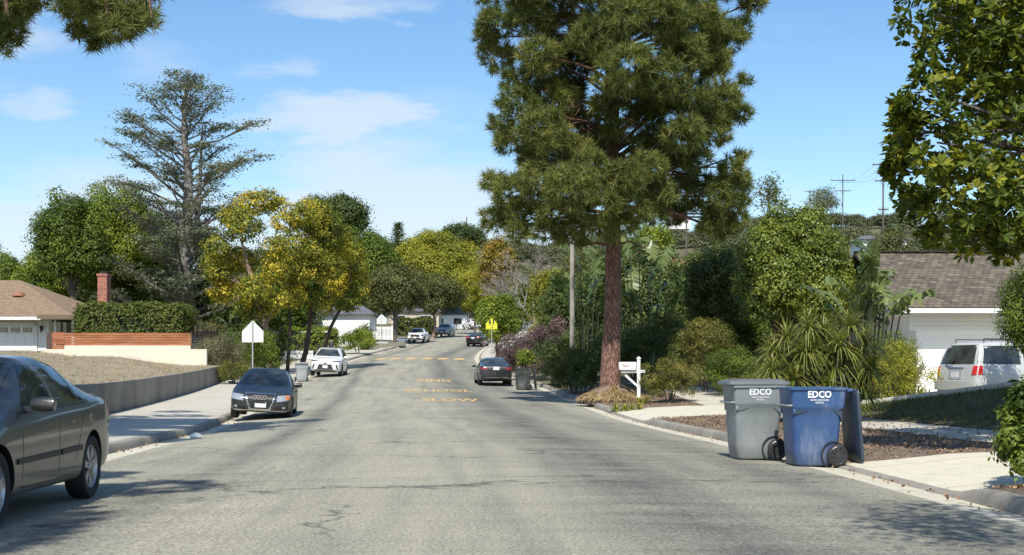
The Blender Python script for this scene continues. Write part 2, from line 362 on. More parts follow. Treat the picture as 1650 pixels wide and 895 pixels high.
def drop(Y, side):     # how far the gutter lies below the crown
    Y = np.asarray(Y, float)
    return 0.07 + 0.14 * sm(Y, 20, 37) - 0.05 * sm(Y, 55, 75) if side < 0 else 0.08 + 0.04 * sm(Y, 20, 40)
def kh(Y, side):      # kerb height, dropped at the driveways
    Y = np.asarray(Y, float)
    rs = ((69.5, 76.0), (97, 108)) if side < 0 else ((14.6, 18.7), (35.5, 42.0), (104, 109))
    k = 0.15 * np.ones_like(Y)
    for a, b in rs: k = np.minimum(k, 0.15 - 0.13 * sm(Y, a - 1.0, a) * (1 - sm(Y, b, b + 1.0)))
    return k
def side_z(e, Y, side):
    e = np.asarray(e, float); k = kh(Y, side); g = zc(Y) - drop(Y, side)
    z = g + k + (0.17 - k) * sm(e, 0, 2.2) + 0.012 * np.maximum(e, 0)
    if side > 0:
        z = z - 0.012 * np.maximum(e - 20, 0) * 1.0 + 0.3 * sm(e, 0.8, 4) * sm(Y, 42, 52)
    else:
        z = z + 1.15 * sm(e, 4.2, 13) * sm(Y, 60, 82)
    return z
def hill(X, Y):
    f = 0.60 + 0.38 * sm(X, -160, -30) + 0.22 * sm(X, 0, 160)
    return f
def gz(X, Y):
    X = np.asarray(X, float); Y = np.asarray(Y, float)
    l, r = cL(Y), cR(Y); mid = (l + r) / 2; half = (r - l) / 2
    zin = zc(Y) - np.where(X < mid, drop(Y, -1), drop(Y, 1)) * np.clip(np.abs((X - mid) / half), 0, 1) ** 2
    z = np.where(X < l, side_z(l - X, Y, -1), np.where(X > r, side_z(X - r, Y, 1), zin))
    far = sm(Y, 300, 480)
    return z * (1 - far) + z * far * hill(X, Y)
def G(X, Y): return Vector((X, Y, float(gz(X, Y))))
def GP(px, D): return G((px - 825) * D / F, D)
def P(px, py, D): return Vector(((px - 825) * D / F, D, CH + (HZ - py) * D / F))

def ygrid(a, b, near=0.8):
    ys = [a]; 
    while ys[-1] < b: ys.append(ys[-1] + max(near, abs(ys[-1]) * 0.035))
    ys[-1] = b; return ys
def strip(name, ys, fn, mat, uvfn=None, smooth=True, kind='structure', thick=0.0):
    """fn(Y) -> list of (X, Z); sheet through the stations, uv = (metres across, metres along)"""
    rows = [fn(y) for y in ys]; n = len(rows[0]); vs = []; fs = []; uvs = []
    for y, r in zip(ys, rows):
        for i, (x, z) in enumerate(r): vs.append((x, y, z)); uvs.append((uvfn(x, y) if uvfn else x, y))
    for j in range(len(ys) - 1):
        for i in range(n - 1): a = j * n + i; fs.append((a, a + 1, a + n + 1, a + n))
    me = bpy.data.meshes.new(name); me.from_pydata(vs, [], fs); me.materials.append(mat)
    uvl = me.uv_layers.new(name='UVMap'); uv = np.array(uvs, dtype=np.float32)
    li = np.zeros(len(me.loops), dtype=np.int32); me.loops.foreach_get('vertex_index', li)
    uvl.data.foreach_set('uv', uv[li].ravel())
    if smooth: me.shade_smooth()
    o = link(name, me); 
    if kind: o['kind'] = kind
    return o

# ------------------------------------------------------------------ the setting
def f_ground(y):
    l, r = float(cL(y)), float(cR(y)); out = []
    es = [1600, 900, 500, 300, 200, 150, 110, 80, 60, 45, 35, 28, 22, 17, 13, 11, 9, 7.5, 6.5, 5.6, 4.8, 4.2, 3.2, 2, 1, 0.18]
    for e in es: out.append((l - e, float(gz(l - e, y)) - 0.03))
    out.append((l + 0.1, float(zc(y)) - 0.3)); out.append((r - 0.1, float(zc(y)) - 0.3))
    for e in reversed(es): out.append((r + e, float(gz(r + e, y)) - 0.03))
    return out
strip('ground', [-60, -40, -25] + ygrid(-15, 4000, 1.0), f_ground, M['ground'])
def f_road(y):
    l, r = float(cL(y)), float(cR(y)); n = 14
    return [(l + .42 + (r - l - .84) * i / n, float(gz(l + .42 + (r - l - .84) * i / n, y))) for i in range(n + 1)]
strip('road', ygrid(-25, 400), f_road, M['asphalt'], lambda x, y: x - float(cL(y) + cR(y)) / 2)
for sgn, cf in ((-1, cL), (1, cR)):
    ys = ygrid(-25, 400, 0.5)
    strip('gutter', ys, lambda y: [(float(cf(y)) - sgn * o_, float(zc(y)) - float(drop(y, sgn)) + d_) for o_, d_ in ((0.44, 0.012), (0.2, 0.0), (0.0, -0.004), (-0.05, -0.004))], M['gutter'])
    strip('kerb', ys, lambda y: [(float(cf(y)) + sgn * o_, float(zc(y)) - float(drop(y, sgn)) + float(kh(y, sgn)) * k_ + d_) for o_, k_, d_ in
          ((-0.012, 0, -.01), (0.0, 0.35, 0), (0.02, 0.86, 0), (0.05, 1.0, 0.002), (0.16, 1.0, 0.006), (0.19, 1.0, 0.006), (0.20, 1.0, -.06))], M['kerb'], smooth=True)
# left pavement runs straight from the kerb, right pavement is set back behind a planting strip
def sheet_side(side, e0, e1, dz, n=4):
    cf = cL if side < 0 else cR
    return lambda y: [(float(cf(y)) + side * (e0 - .05), float(side_z(max(0, e0 - .05), y, side)) - .025)] + [(float(cf(y)) + side * (e0 + (e1 - e0) * i / n), float(side_z(e0 + (e1 - e0) * i / n, y, side)) + dz) for i in range(n + 1)]
strip('sidewalk', ygrid(-25, 96, 0.5), sheet_side(-1, 0.205, 3.45, 0.004), M['side'])
strip('sidewalk', ygrid(96.01, 160, 0.5), sheet_side(-1, 0.205, 3.6, 0.004), M['side'])
strip('sidewalk', ygrid(12, 60, 0.5), sheet_side(1, 3.2, 5.0, 0.010), M['side'])
strip('sidewalk', ygrid(90, 190, 0.5), sheet_side(1, 0.205, 2.6, 0.004), M['side'])
strip('driveway', ygrid(14.55, 18.75, 0.3), sheet_side(1, 0.205, 9, 0.018, 12), M['drive'])
strip('driveway', ygrid(35.6, 42.2, 0.4), sheet_side(1, 0.205, 14, 0.018, 12), M['drive'])
strip('driveway', ygrid(34.6, 47, 0.5), lambda y: [(x, float(gz(x, y)) + 0.02) for x in np.linspace(10.6, 26, 12)], M['drive'])
strip('planting_strip', ygrid(18.75, 35.6, 0.3), sheet_side(1, 0.205, 3.2, 0.006, 6), M['mulch'])
strip('planting_strip', ygrid(42.2, 60, 0.4), sheet_side(1, 0.205, 3.2, 0.012, 6), M['mulch'])
strip('planting_bed', ygrid(42.2, 58, 0.5), sheet_side(1, 5.0, 14, 0.012, 10), M['mulch'])
LE = [(17.0, 14.2, 1.12), (22, 13.6, 1.12), (27, 12.6, 1.08), (30, 11.6, .93), (32.6, 10.7, .66), (35, 9.8, .40), (36.2, 9.2, .27)]   # top edge of the sloping lawn: Y, X, Z
def le(y, k): return float(np.interp(y, [q[0] for q in LE], [q[k] for q in LE]))
def lawn_z(x, y):
    x0 = float(cR(y)) + 4.98; u = min(1, max(0, (x - x0) / (le(y, 1) - x0))); z0 = float(side_z(4.98, y, 1)) + .016
    return z0 + (le(y, 2) - z0) * (u ** 1.15) + .02 * math.sin(x * 2 + y)
strip('lawn', ygrid(17.2, 36.0, 0.3), lambda y: [(float(cR(y)) + 4.98 + (le(y, 1) - float(cR(y)) - 4.98) * i / 16, lawn_z(float(cR(y)) + 4.98 + (le(y, 1) - float(cR(y)) - 4.98) * i / 16, y)) for i in range(17)], M['lawn'])
strip('planting_strip', ygrid(8, 14.55, 0.3), sheet_side(1, 0.205, 3.2, 0.006, 6), M['mulch'])
# pale concrete edging along the top of the lawn
strip('lawn_edging', ygrid(17.2, 36.2, 0.5), lambda y: [(le(y, 1) + e, z) for e, z in ((-.10, le(y, 2) - .05), (-.09, le(y, 2) + .09), (.12, le(y, 2) + .10), (.14, le(y, 2) + .08), (.15, 0.0))], M['side'])

# left retaining wall and the dry yard it holds
def wall_x(y): return float(cL(y)) - 3.48
def wall_top(y): return float(zc(y)) + 0.0 + 0.93
def dirt_z(x, y):
    e = wall_x(y) - x; wt = wall_top(y)
    b = 0.07 * math.sin(x * 1.3 + y * 0.5) + 0.06 * math.sin(y * 1.1 - x * 0.4) + .04 * math.sin(x * 3.1 - y * 2.3) + .03 * math.sin(y * 4.7 + x)
    return wt - 0.06 + (2.0 - wt) * float(sm(e, 0, 8)) + b * float(sm(e, 0.3, 2))
strip('dirt_yard', ygrid(6, 77, 0.35), lambda y: [(wall_x(y) - e, dirt_z(wall_x(y) - e, y)) for e in (0.16, 0.5, 1, 1.6, 2.3, 3.2, 4.2, 5.3, 6.6, 8, 10, 13, 17, 22, 30, 45)], M['dirt'])
ww = MB(); ysw = ygrid(6, 68.5, 0.6); sec = []
for y in ysw: 
    x = wall_x(y); zb = float(gz(x, y)) - 0.2; zt = wall_top(y); sec.append([(x, y, zb), (x, y, zt - .012), (x - .012, y, zt), (x - .19, y, zt), (x - .2, y, zt - .012), (x - .2, y, zb)])
vs = [p for s_ in sec for p in s_]; fs = []
for j in range(len(sec) - 1):
    for i in range(6): a = j * 6 + i; b = j * 6 + (i + 1) % 6; fs.append((a, b, b + 6, a + 6))
fs.append((0, 1, 2, 3, 4, 5)); k = (len(sec) - 1) * 6; fs.append(tuple(k + i for i in (5, 4, 3, 2, 1, 0)))
ww.add(vs, fs); o = ww.build('retaining_wall', M['retain'])
tag(o, 'low grey concrete retaining wall between the left sidewalk and the dry dirt yard', 'retaining wall')

# painted lettering on the road
def yellow_paint():
    m, nt, bs = base_mat('worn_yellow_paint'); p = geo_pos(nt)
    n = noise_(nt, 5, 5, 0.75, p); fine = noise_(nt, 55, 2, 0.8, p)
    f = math_(nt, 'MULTIPLY', ramp(nt, n, [(0.33, 0.25), (0.55, 1.0)]), 0.95)
    c = mixc(nt, f, (0.27, 0.26, 0.21), (0.66, 0.41, 0.12))
    c = mixc(nt, 0.4, c, ramp(nt, fine, [(0.3, (0.2,) * 3), (0.7, (0.8,) * 3)]), 'OVERLAY')
    nt.links.new(c, bs.inputs['Base Color']); bs.inputs['Roughness'].default_value = 0.85; return m
M['yellow_paint'] = yellow_paint()
def text_mesh(s, mat, name='lettering', extrude=0.0, bold=0.0):
    cu = bpy.data.curves.new('t', 'FONT'); cu.body = s; cu.size = 1; cu.extrude = extrude; cu.offset = bold; cu.align_x = 'CENTER'; cu.resolution_u = 2
    o = bpy.data.objects.new('t', cu); C.objects.link(o); dg = bpy.context.evaluated_depsgraph_get()
    me = bpy.data.meshes.new_from_object(o.evaluated_get(dg)); bpy.data.objects.remove(o); bpy.data.curves.remove(cu)
    me.name = name; me.materials.clear(); me.materials.append(mat); return me
def road_text(s, x, y, w, h):
    me = text_mesh(s, M['yellow_paint'], 'road_lettering', bold=0.02)
    bm = bmesh.new(); bm.from_mesh(me); bmesh.ops.triangulate(bm, faces=bm.faces)
    xs = [v.co.x for v in bm.verts]; ys_ = [v.co.y for v in bm.verts]; cx_ = (min(xs) + max(xs)) / 2; sx = w / (max(xs) - min(xs)); sy = h / (max(ys_) - min(ys_)); y0 = min(ys_)
    for v in bm.verts:
        X = x + (v.co.x - cx_) * sx - 0.06 * (v.co.y - y0) * sy; Y = y + (v.co.y - y0) * sy; v.co = (X, Y, float(gz(X, Y)) + 0.006)
    bm.to_mesh(me); bm.free(); o = link('road_lettering', me); o['kind'] = 'structure'
road_text('SLOW', -2.30, 48.7, 2.2, 2.6)
road_text('SCHOOL', -3.35, 59.0, 3.1, 2.8)
road_text('XING', -4.35, 71.5, 2.0, 3.0)
rd = MB()
for px in (612.5, 635, 660, 687, 712, 739):
    X = (px - 825) * 113 / F; w_ = 0.42
    q = [(X - w_, 111.6), (X + w_, 111.6), (X + w_ + .15, 114.6), (X - w_ + .15, 114.6)]
    rd.add([(a, b, float(gz(a, b)) + 0.008) for a, b in q], [(0, 1, 2, 3)])
o = rd.build('road_dashes', M['yellow_paint']); o['kind'] = 'structure'


# ------------------------------------------------------------------ foliage generators
def unit(v): return v / (np.linalg.norm(v, axis=-1, keepdims=True) + 1e-9)
def frame(N, rng):
    T = unit(np.cross(N, unit(rng.normal(size=N.shape)))); return T, np.cross(N, T)
class Leaves:
    def __init__(s, seed): s.rng = np.random.default_rng(seed); s.V = []; s.r = []; s.c = []
    def cards(s, P_, N, L, W, cl, T=None, fold=0.0):
        """pointed leaf: 4 verts; L, W may be arrays"""
        rng = s.rng; n = len(P_); L = np.broadcast_to(np.asarray(L, float).reshape(-1, 1), (n, 1)) * rng.uniform(.75, 1.2, (n, 1)); W = np.broadcast_to(np.asarray(W, float).reshape(-1, 1), (n, 1))
        if T is None: T, B = frame(N, rng)
        else: B = unit(np.cross(N, T))
        a = P_ - T * L * .5; b = P_ + B * W * .5 + T * L * .08; c = P_ + T * L * .5 + N * L * -.08; d = P_ - B * W * .5 + T * L * .08
        if fold:
            m_ = P_ - N * W * fold; s.V += [np.stack([a, m_, c, b], 1).reshape(-1, 3), np.stack([a, d, c, m_], 1).reshape(-1, 3)]; r_ = rng.random(n); s.r += [r_, r_]; s.c += [np.broadcast_to(cl, (n,))] * 2; return s
        s.V.append(np.stack([a, b, c, d], 1).reshape(-1, 3)); s.r.append(rng.random(n)); s.c.append(np.broadcast_to(cl, (n,)))
        return s
    def blobs(s, blobs, per_m2, leaves, L, W, cr, up=0.35, squash=0.8, inner=0.55, lo=-0.9, jitter=0.10):
        """blobs: (centre, (rx,ry,rz)); clumps of leaves spread over and under each blob's surface"""
        rng = s.rng
        for c, r in blobs:
            c = np.array(c, float); r = np.array(r if hasattr(r, '__len__') else (r, r, r), float)
            area = 4 * math.pi * ((r[0]*r[1])**1.6 + (r[0]*r[2])**1.6 + (r[1]*r[2])**1.6) ** (1/1.6) / 3 ** (1/1.6)
            n = max(3, int(area * per_m2)); d = unit(rng.normal(size=(n, 3))); d[:, 2] = np.where(d[:, 2] < lo, -d[:, 2], d[:, 2])
            k = rng.uniform(inner, 1.0, (n, 1)) ** 0.6 * (1 + jitter * rng.normal(size=(n, 1)))
            cc = c + d * r * k; clv = np.clip(0.5 + 0.22 * rng.normal() + 0.22 * rng.normal(size=n), 0, 1)
            m = leaves; off = rng.normal(size=(n, m, 3)) * cr * np.array([1, 1, squash]) * 0.55
            Pn = (cc[:, None, :] + off).reshape(-1, 3)
            N = unit(unit(off).reshape(-1, 3) * 0.5 + np.repeat(d, m, 0) * 0.85 + np.array([0, 0, up]) + rng.normal(size=(n * m, 3)) * 0.38)
            s.cards(Pn, N, L, W, np.repeat(clv, m))
        return s
    def build(s, name, mat, parent):
        return mesh_np(name, np.concatenate(s.V), 4, mat, parent, {'rnd': np.concatenate(s.r), 'cl': np.concatenate(s.c)})
def blob_cloud(c, r, n, seed, frac=(0.20, 0.42), low=-0.75, core=0.55):
    n = int(n * 1.7)
    """n overlapping lobes spread over an ellipsoid so that its outline is uneven"""
    rng = np.random.default_rng(seed); out = [(c, tuple(x * core for x in r))]
    c = np.array(c, float); r = np.array(r, float); g = (1 + 5 ** .5) / 2
    for i in range(n):
        z = 1 - (i + .5) * (1 - low) / n; th = 2 * math.pi * i / g + rng.uniform(-.5, .5); q = math.sqrt(max(0, 1 - z * z))
        d = np.array([q * math.cos(th), q * math.sin(th), z]); f = rng.uniform(*frac)
        k = (1 - f * .8) * rng.uniform(.72, 1.16)
        out.append((tuple(c + d * r * k), tuple(np.maximum(r * f, 0.12) * np.array([rng.uniform(.85, 1.2), rng.uniform(.85, 1.2), rng.uniform(.75, 1.0)]))))
    return out
def limbs(mb, base, top, r0, r1, targets, seed, n=8, rl=0.4, start=0.35, sag=0.0):
    rnd = random.Random(seed); base = Vector(base); top = Vector(top); ax = top - base
    pts = []; 
    for i in range(7):
        t = i / 6; w = r0 * 0.6 * math.sin(t * 7 + seed)
        pts.append(base + ax * t + Vector((w, w * .5, 0)) * (0 if i in (0,) else 1))
    rad = [r0 * (1.35 if i == 0 else 1) * (1 - t) + r1 * t for i, t in enumerate([k / 6 for k in range(7)])]
    pts.insert(1, base + ax * 0.04); rad.insert(1, r0 * 1.02)
    mb.tube(pts, rad, n)
    for tg in targets:
        tg = Vector(tg); h = (tg.z - base.z) / max(ax.z, .1); t = max(start, min(0.97, h - 0.18 - rnd.random() * 0.15))
        k = t * 6; i = min(5, int(k)); core = [p for j, p in enumerate(pts) if j != 1]
        s_ = core[i].lerp(core[i + 1], k - i); rr = (r0 * (1 - t) + r1 * t) * rl * (0.8 + rnd.random() * .5)
        mid = s_.lerp(tg, 0.5) + Vector((rnd.uniform(-.1, .1), rnd.uniform(-.1, .1), rnd.uniform(.02, .16) - sag)) * (tg - s_).length
        q = s_.lerp(mid, 0.5) + Vector((rnd.uniform(-.05, .05), rnd.uniform(-.05, .05), 0)) * (tg - s_).length
        mb.tube([s_, q, mid, tg], [rr, rr * .8, rr * .55, rr * .22], 6)
    return mb

L_ = lambda n, a, b, c, **k: leaf_mat(n, a, b, c, **k)
LM = {
 'green': L_('green_leaves', (.048, .085, .014), (.105, .160, .022), (.22, .27, .038)),
 'bright': L_('bright_green_leaves', (.075, .125, .016), (.17, .235, .028), (.34, .37, .05)),
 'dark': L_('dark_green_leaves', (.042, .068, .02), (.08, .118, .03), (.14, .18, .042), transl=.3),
 'olive': L_('olive_leaves', (.06, .072, .024), (.11, .122, .036), (.19, .19, .055)),
 'yellow': L_('yellow_green_leaves', (.07, .105, .014), (.21, .225, .024), (.66, .50, .042)),
 'lime': L_('lime_leaves', (.13, .16, .02), (.27, .28, .03), (.46, .42, .05)),
 'orange': L_('orange_leaves', (.10, .12, .02), (.26, .21, .03), (.44, .24, .045)),
 'cedar': L_('cedar_needles', (.08, .105, .06), (.15, .175, .105), (.26, .28, .17), transl=.25),
 'pine': L_('pine_needles', (.062, .088, .022), (.145, .175, .042), (.31, .305, .085), transl=.30),
 'magnolia': L_('magnolia_leaves', (.05, .085, .014), (.125, .17, .020), (.42, .40, .04), transl=.42, rough=.5, spec=.3),
 'pitto': L_('glossy_bush_leaves', (.085, .13, .022), (.165, .22, .034), (.31, .34, .06), rough=.42, spec=.4),
 'purple': L_('purple_leaves', (.07, .05, .045), (.15, .10, .10), (.30, .19, .19)),
 'bare': L_('dry_twigs', (.10, .085, .07), (.19, .165, .14), (.30, .26, .21), transl=.1),
 'hedge': L_('hedge_leaves', (.055, .085, .018), (.11, .145, .028), (.20, .205, .045)),
 'lav': L_('grey_shrub_leaves', (.11, .11, .06), (.20, .19, .11), (.30, .27, .15)),
 'shrub': L_('dry_shrub_leaves', (.06, .085, .018), (.13, .145, .030), (.30, .25, .06)),
 'strap': L_('strap_leaves', (.055, .085, .020), (.12, .145, .035), (.26, .25, .075), rough=.4, spec=.4),
 'strap2': L_('yellow_green_strap_leaves', (.10, .14, .03), (.22, .25, .06), (.42, .39, .13), rough=.4, spec=.4),
 'lily': L_('lily_leaves', (.12, .17, .02), (.26, .29, .035), (.45, .42, .06), rough=.45),
 'banana': L_('paddle_leaves', (.060, .100, .030), (.12, .17, .050), (.22, .26, .09), rough=.35, spec=.5),
 'straw': L_('dry_straw', (.20, .14, .06), (.34, .25, .12), (.50, .38, .20), transl=.15),
 'litter': L_('fallen_leaves', (.10, .055, .03), (.22, .13, .07), (.42, .27, .15), transl=.1),
}

def broad_tree(name, label, cat, base, top, blobs, mat, bark, r0=0.2, dens=9, leaves=10, L=.16, W=.09, cr=.35, group=None, seed=1, targets=None, r1=None, trunks=None, up=.35, lo=-.9):
    t = thing(name, label, cat, base, group=group)
    b = Vector(base)
    rel = [((c[0] - b.x, c[1] - b.y, c[2] - b.z), r) for c, r in blobs]
    mb = MB(); tg = [c for c, r in rel[1:]] if targets is None else targets
    for i, (b0, t0) in enumerate(trunks or [((0, 0, -.15), tuple(Vector(top) - b))]):
        sel = tg if not trunks else tg[i::len(trunks)]
        limbs(mb, b0, t0, r0, r1 or r0 * .3, sel, seed + i, n=10)
    mb.build('trunk', bark, t, smooth=True)
    Leaves(seed).blobs(rel, dens, leaves, L, W, cr, up=up, lo=lo).build('crown', mat, t)
    return t
def px_tree(name, label, cat, x0, x1, y0, y1, D, mat, bark, ybase=None, xbase=None, nb=16, seed=1, depth=None, group=None, **k):
    """a round-headed tree whose crown spans real metres worked out at its distance"""
    k['L'] = k.get('L', .16) * .78; k['W'] = k.get('W', .09) * .78; k['leaves'] = int(k.get('leaves', 10) * 1.45)
    a = P(x0, y0, D); c = P(x1, y1, D); rx = (c.x - a.x) / 2; rz = (a.z - c.z) / 2; ctr = (a.x + rx, D, c.z + rz)
    ry = depth or min(rx * .9, 6); bx = ((xbase if xbase is not None else (x0 + x1) / 2) - 825) * D / F
    bl = blob_cloud(ctr, (rx, ry, rz), nb, seed); base = G(bx, D)
    if ybase is not None: base.z = P(0, ybase, D).z
    if depth: bl[0] = (bl[0][0], (rx * .7, depth * .6, rz * .7))
    return broad_tree(name, label, cat, base, (ctr[0], D, ctr[2] + rz * .3), bl, mat, bark, seed=seed, group=group, **k)
def shrub(name, label, cat, base, r, mat, seed, L=.06, W=.035, nb=9, dens=30, leaves=9, cr=.14, group=None, stems=5, stemmat=None, up=.3):
    t = thing(name, label, cat, base, group=group); rnd = random.Random(seed)
    bl = blob_cloud((0, 0, r[2] * 1.0), r, nb, seed, low=-.75)
    mb = MB()
    for i in range(stems):
        a = rnd.uniform(0, 6.3); q = rnd.uniform(.2, .7)
        mb.tube([(0.08 * math.cos(a), 0.08 * math.sin(a), -.1), (r[0] * q * .5 * math.cos(a), r[1] * q * .5 * math.sin(a), r[2] * .7), (r[0] * q * math.cos(a), r[1] * q * math.sin(a), r[2] * 1.4)], [.03, .02, .008], 5)
    mb.build('stem', stemmat or M['bark_grey'], t)
    Leaves(seed).blobs(bl, dens, leaves, L, W, cr, up=up).build('foliage', mat, t)
    return t

# ---- needles for the pines: tufts that radiate from shoot tips
def pine_tufts(centres, dirs, n, L, W, rng, cl):
    m = len(centres); d0 = np.repeat(dirs, n, 0); c0 = np.repeat(centres, n, 0)
    d = unit(d0 * .55 + unit(rng.normal(size=(m * n, 3))) * 0.95)
    Ln = L * rng.uniform(.7, 1.15, (m * n, 1)); s = unit(np.cross(d, unit(rng.normal(size=d.shape))))
    base = c0 - d0 * L * rng.uniform(0, .7, (m * n, 1)); tip = base + d * Ln + np.array([0, 0, -.04 * L])
    V = np.stack([base - s * W * .5, base + s * W * .5, tip], 1).reshape(-1, 3)
    return V, rng.random(m * n), np.repeat(cl, n)
def pine_crown(name, masses, per_m2, n, L, W, mat, parent, seed):
    rng = np.random.default_rng(seed); Vs = []; rs = []; cs = []
    for c, r in masses:
        r = np.array(r if hasattr(r, '__len__') else (r, r, r * .72)); k = max(5, int(12.6 * r[0] * r[2] * per_m2))
        d = unit(rng.normal(size=(k, 3)) + np.array([0, 0, .25])); q = rng.uniform(.45, 1.0, (k, 1)) ** .5
        cc = np.array(c) + d * r * q; dd = unit(d + np.array([0, 0, .55]) + rng.normal(size=d.shape) * .25)
        V, a, b = pine_tufts(cc, dd, n, L, W, rng, np.clip(.5 + rng.normal() * .16 + .2 * rng.normal(size=k), 0, 1)); Vs.append(V); rs.append(a); cs.append(b)
    return mesh_np(name, np.concatenate(Vs), 3, mat, parent, {'rnd': np.concatenate(rs), 'cl': np.concatenate(cs)})

# ------------------------------------------------------------------ the big pine
PD = 47.0; pb = GP(983, PD)
pine = thing('pine_tree', 'tall pine with reddish trunk and huge dense crown beside the white mailbox', 'pine tree', pb)
rngp = random.Random(4)
ml = [(800,40,38,0),(850,25,45,-1),(800,90,36,1),(870,90,42,-2),(905,50,45,0),(960,60,48,-2.6),(1010,112,58,-3.2),(1062,128,46,-3),(1120,40,55,-1.5),(1165,60,40,0),(1195,45,26,1),
 (1100,85,42,-2.4),(1150,100,34,-1),(838,170,42,-1.5),(875,212,52,-2.5),(826,225,36,-.5),(905,160,34,-1),(797,196,16,1),(1112,150,40,-2.2),(1160,158,40,-1),(1200,130,15,.5),(1193,182,24,0),
 (1150,208,38,-1),(1100,215,40,-2.4),(1120,255,32,-1),(792,292,24,0),(822,312,38,-1),(868,290,45,-2.4),(922,302,52,-3.2),(962,332,44,-3.4),(1002,292,44,-3),(1042,272,38,-2.2),(1062,312,34,-1.6),
 (900,345,40,-2.4),(848,345,34,-1),(1012,335,40,-2.4),(950,262,30,-2.6),(1180,270,26,-.5),(1196,248,15,0),(1158,320,36,-.2),(1190,322,22,.4),(1138,292,18,0),(1165,350,22,.2),
 (800,352,30,0),(835,372,26,-1.5),(880,372,26,-2),(925,372,26,-2.5),(965,365,26,-3),(1010,362,24,-2.5),(1050,345,26,-1.5),(900,385,16,-1.8),(940,385,16,-2.2),(985,378,16,-3),(1150,345,26,0),(1175,300,30,.2),(1195,290,22,.3),(1168,370,22,.3),(1140,365,20,.2),(1190,350,22,.3),(975,170,30,-1.5),(990,210,28,-1.2),(1030,235,28,-1),(930,240,30,-1.5),(900,220,26,-1),(1060,165,30,-1.5),
 (780,60,22,2),(1215,5,26,1),(790,-30,50,0),(860,-40,60,-2),(960,-50,70,-2.5),(1060,-40,70,-2),(1150,-40,60,0),(1205,-60,40,1),
 (1070,30,50,-2.6),(1000,30,44,-3),(1040,190,36,-1),(830,130,30,0),(930,190,26,0),(960,230,24,1),(1060,230,30,1),(860,255,28,0),(1085,345,24,1),(810,350,20,1)]
masses = []
for x, y, r, dd in ml:
    D = PD + dd * .9; p = P(x, y, D) - pb; rr = r * D / F * 1.0; masses.append((tuple(p), (rr, rr * 1.05, rr * .80)))
# the far side and the part above the picture
for k in range(34):
    z = 7.5 + 13.5 * (k / 33); a = k * 2.4; env = 4.6 if z < 14 else 4.9 - (z - 14) * .42
    rr = rngp.uniform(.9, 1.4); rad = env * rngp.uniform(.45, .85); y_ = abs(math.sin(a)) * rad if z < 15.5 else math.sin(a) * rad
    masses.append(((math.cos(a) * rad + .3, y_ + (.5 if z < 15.5 else 0), z), (rr, rr, rr * .75)))
pine_crown('crown', masses, 12, 34, .34, .028, LM['pine'], pine, 7)
mb = MB(); pts = [(0, 0, -.2), (0.0, 0, .35), (.02, 0, 1.4), (.1, 0, 3.2), (.12, 0, 5.5), (.05, .1, 8), (.1, .1, 11), (.0, 0, 14), (.1, 0, 18), (0, 0, 21)]
mb.tube(pts, [.52, .40, .355, .31, .28, .27, .24, .19, .11, .03], 18)
for c, r in masses:
    c = Vector(c); h = max(5.6, min(19.5, c.z - .5 - rngp.random() * 1.4 if c.z > 8.5 else c.z + rngp.uniform(-.2, .9))); s0 = Vector((.08, 0, h))
    if (c - s0).length < 1.2: continue
    mid = s0.lerp(c, .5) + Vector((rngp.uniform(-.35, .35), rngp.uniform(-.3, .3), rngp.uniform(-.2, .45)))
    mb.tube([s0, s0.lerp(mid, .5) + Vector((0, 0, .1)), mid, c], [.085 * max(.4, 1 - h / 24), .06, .04, .02], 6)
for k in range(26):   # dead twigs under the crown
    h = rngp.uniform(5.6, 13); a = rngp.uniform(math.pi, 2 * math.pi); l = rngp.uniform(1, 3.2); s0 = Vector((.08, 0, h)); q = s0 + Vector((math.cos(a) * l, math.sin(a) * l, rngp.uniform(-.5, .6)))
    mb.tube([s0, s0.lerp(q, .5) + Vector((0, 0, .2)), q], [.045, .03, .01], 5)
    for j in range(4):
        t_ = rngp.uniform(.4, 1); u = s0.lerp(q, t_); mb.tube([u, u + Vector((rngp.uniform(-.5, .5), rngp.uniform(-.5, .3), rngp.uniform(-.4, .3)))], [.016, .006], 4)
mb.build('trunk', M['bark_pine'], pine, smooth=True)

# mound of dry needles and straw round the pine's foot
def mound():
    rng = np.random.default_rng(3); t = thing('straw_mound', 'mound of dry brown straw and needles round the foot of the big pine', 'straw mound', G(pb.x + .12, PD - .1))
    mb = MB(); ring = []; 
    for j, (rr, zz_) in enumerate([(1.3, -.08), (1.15, .05), (.95, .22), (.75, .42), (.4, .55), (.1, .58)]):
        for i in range(20):
            a = i / 20 * 2 * math.pi; k = 1 + .12 * math.sin(3 * a + j) ; ring.append((math.cos(a) * rr * k, math.sin(a) * rr * .9 * k, zz_ * (1 + .1 * math.sin(5 * a))))
    fs = [(j * 20 + i, j * 20 + (i + 1) % 20, (j + 1) * 20 + (i + 1) % 20, (j + 1) * 20 + i) for j in range(5) for i in range(20)]
    mb.add(ring, fs); mb.build('heap', M['mulch'], t, smooth=True)
    n = 5200; a = rng.uniform(0, 2 * math.pi, n); q = rng.uniform(0, 1, n) ** .6 * 1.32; z = .62 * np.clip(1 - (q / 1.4), 0, 1) ** .8
    Pn = np.stack([np.cos(a) * q, np.sin(a) * q * .9, z + rng.uniform(0, .08, n)], 1)
    T = unit(np.stack([np.cos(a), np.sin(a), -0.75 + 0 * a], 1) + rng.normal(size=(n, 3)) * .35); N = unit(np.stack([np.cos(a) * .3, np.sin(a) * .3, 1 + 0 * a], 1) + rng.normal(size=(n, 3)) * .3)
    lv = Leaves(3); lv.cards(Pn, N, .34, .022, np.clip(rng.normal(.5, .25, n), 0, 1), T=unit(T - N * (T * N).sum(1, keepdims=True))); lv.build('dry_straw', LM['straw'], t)
mound()

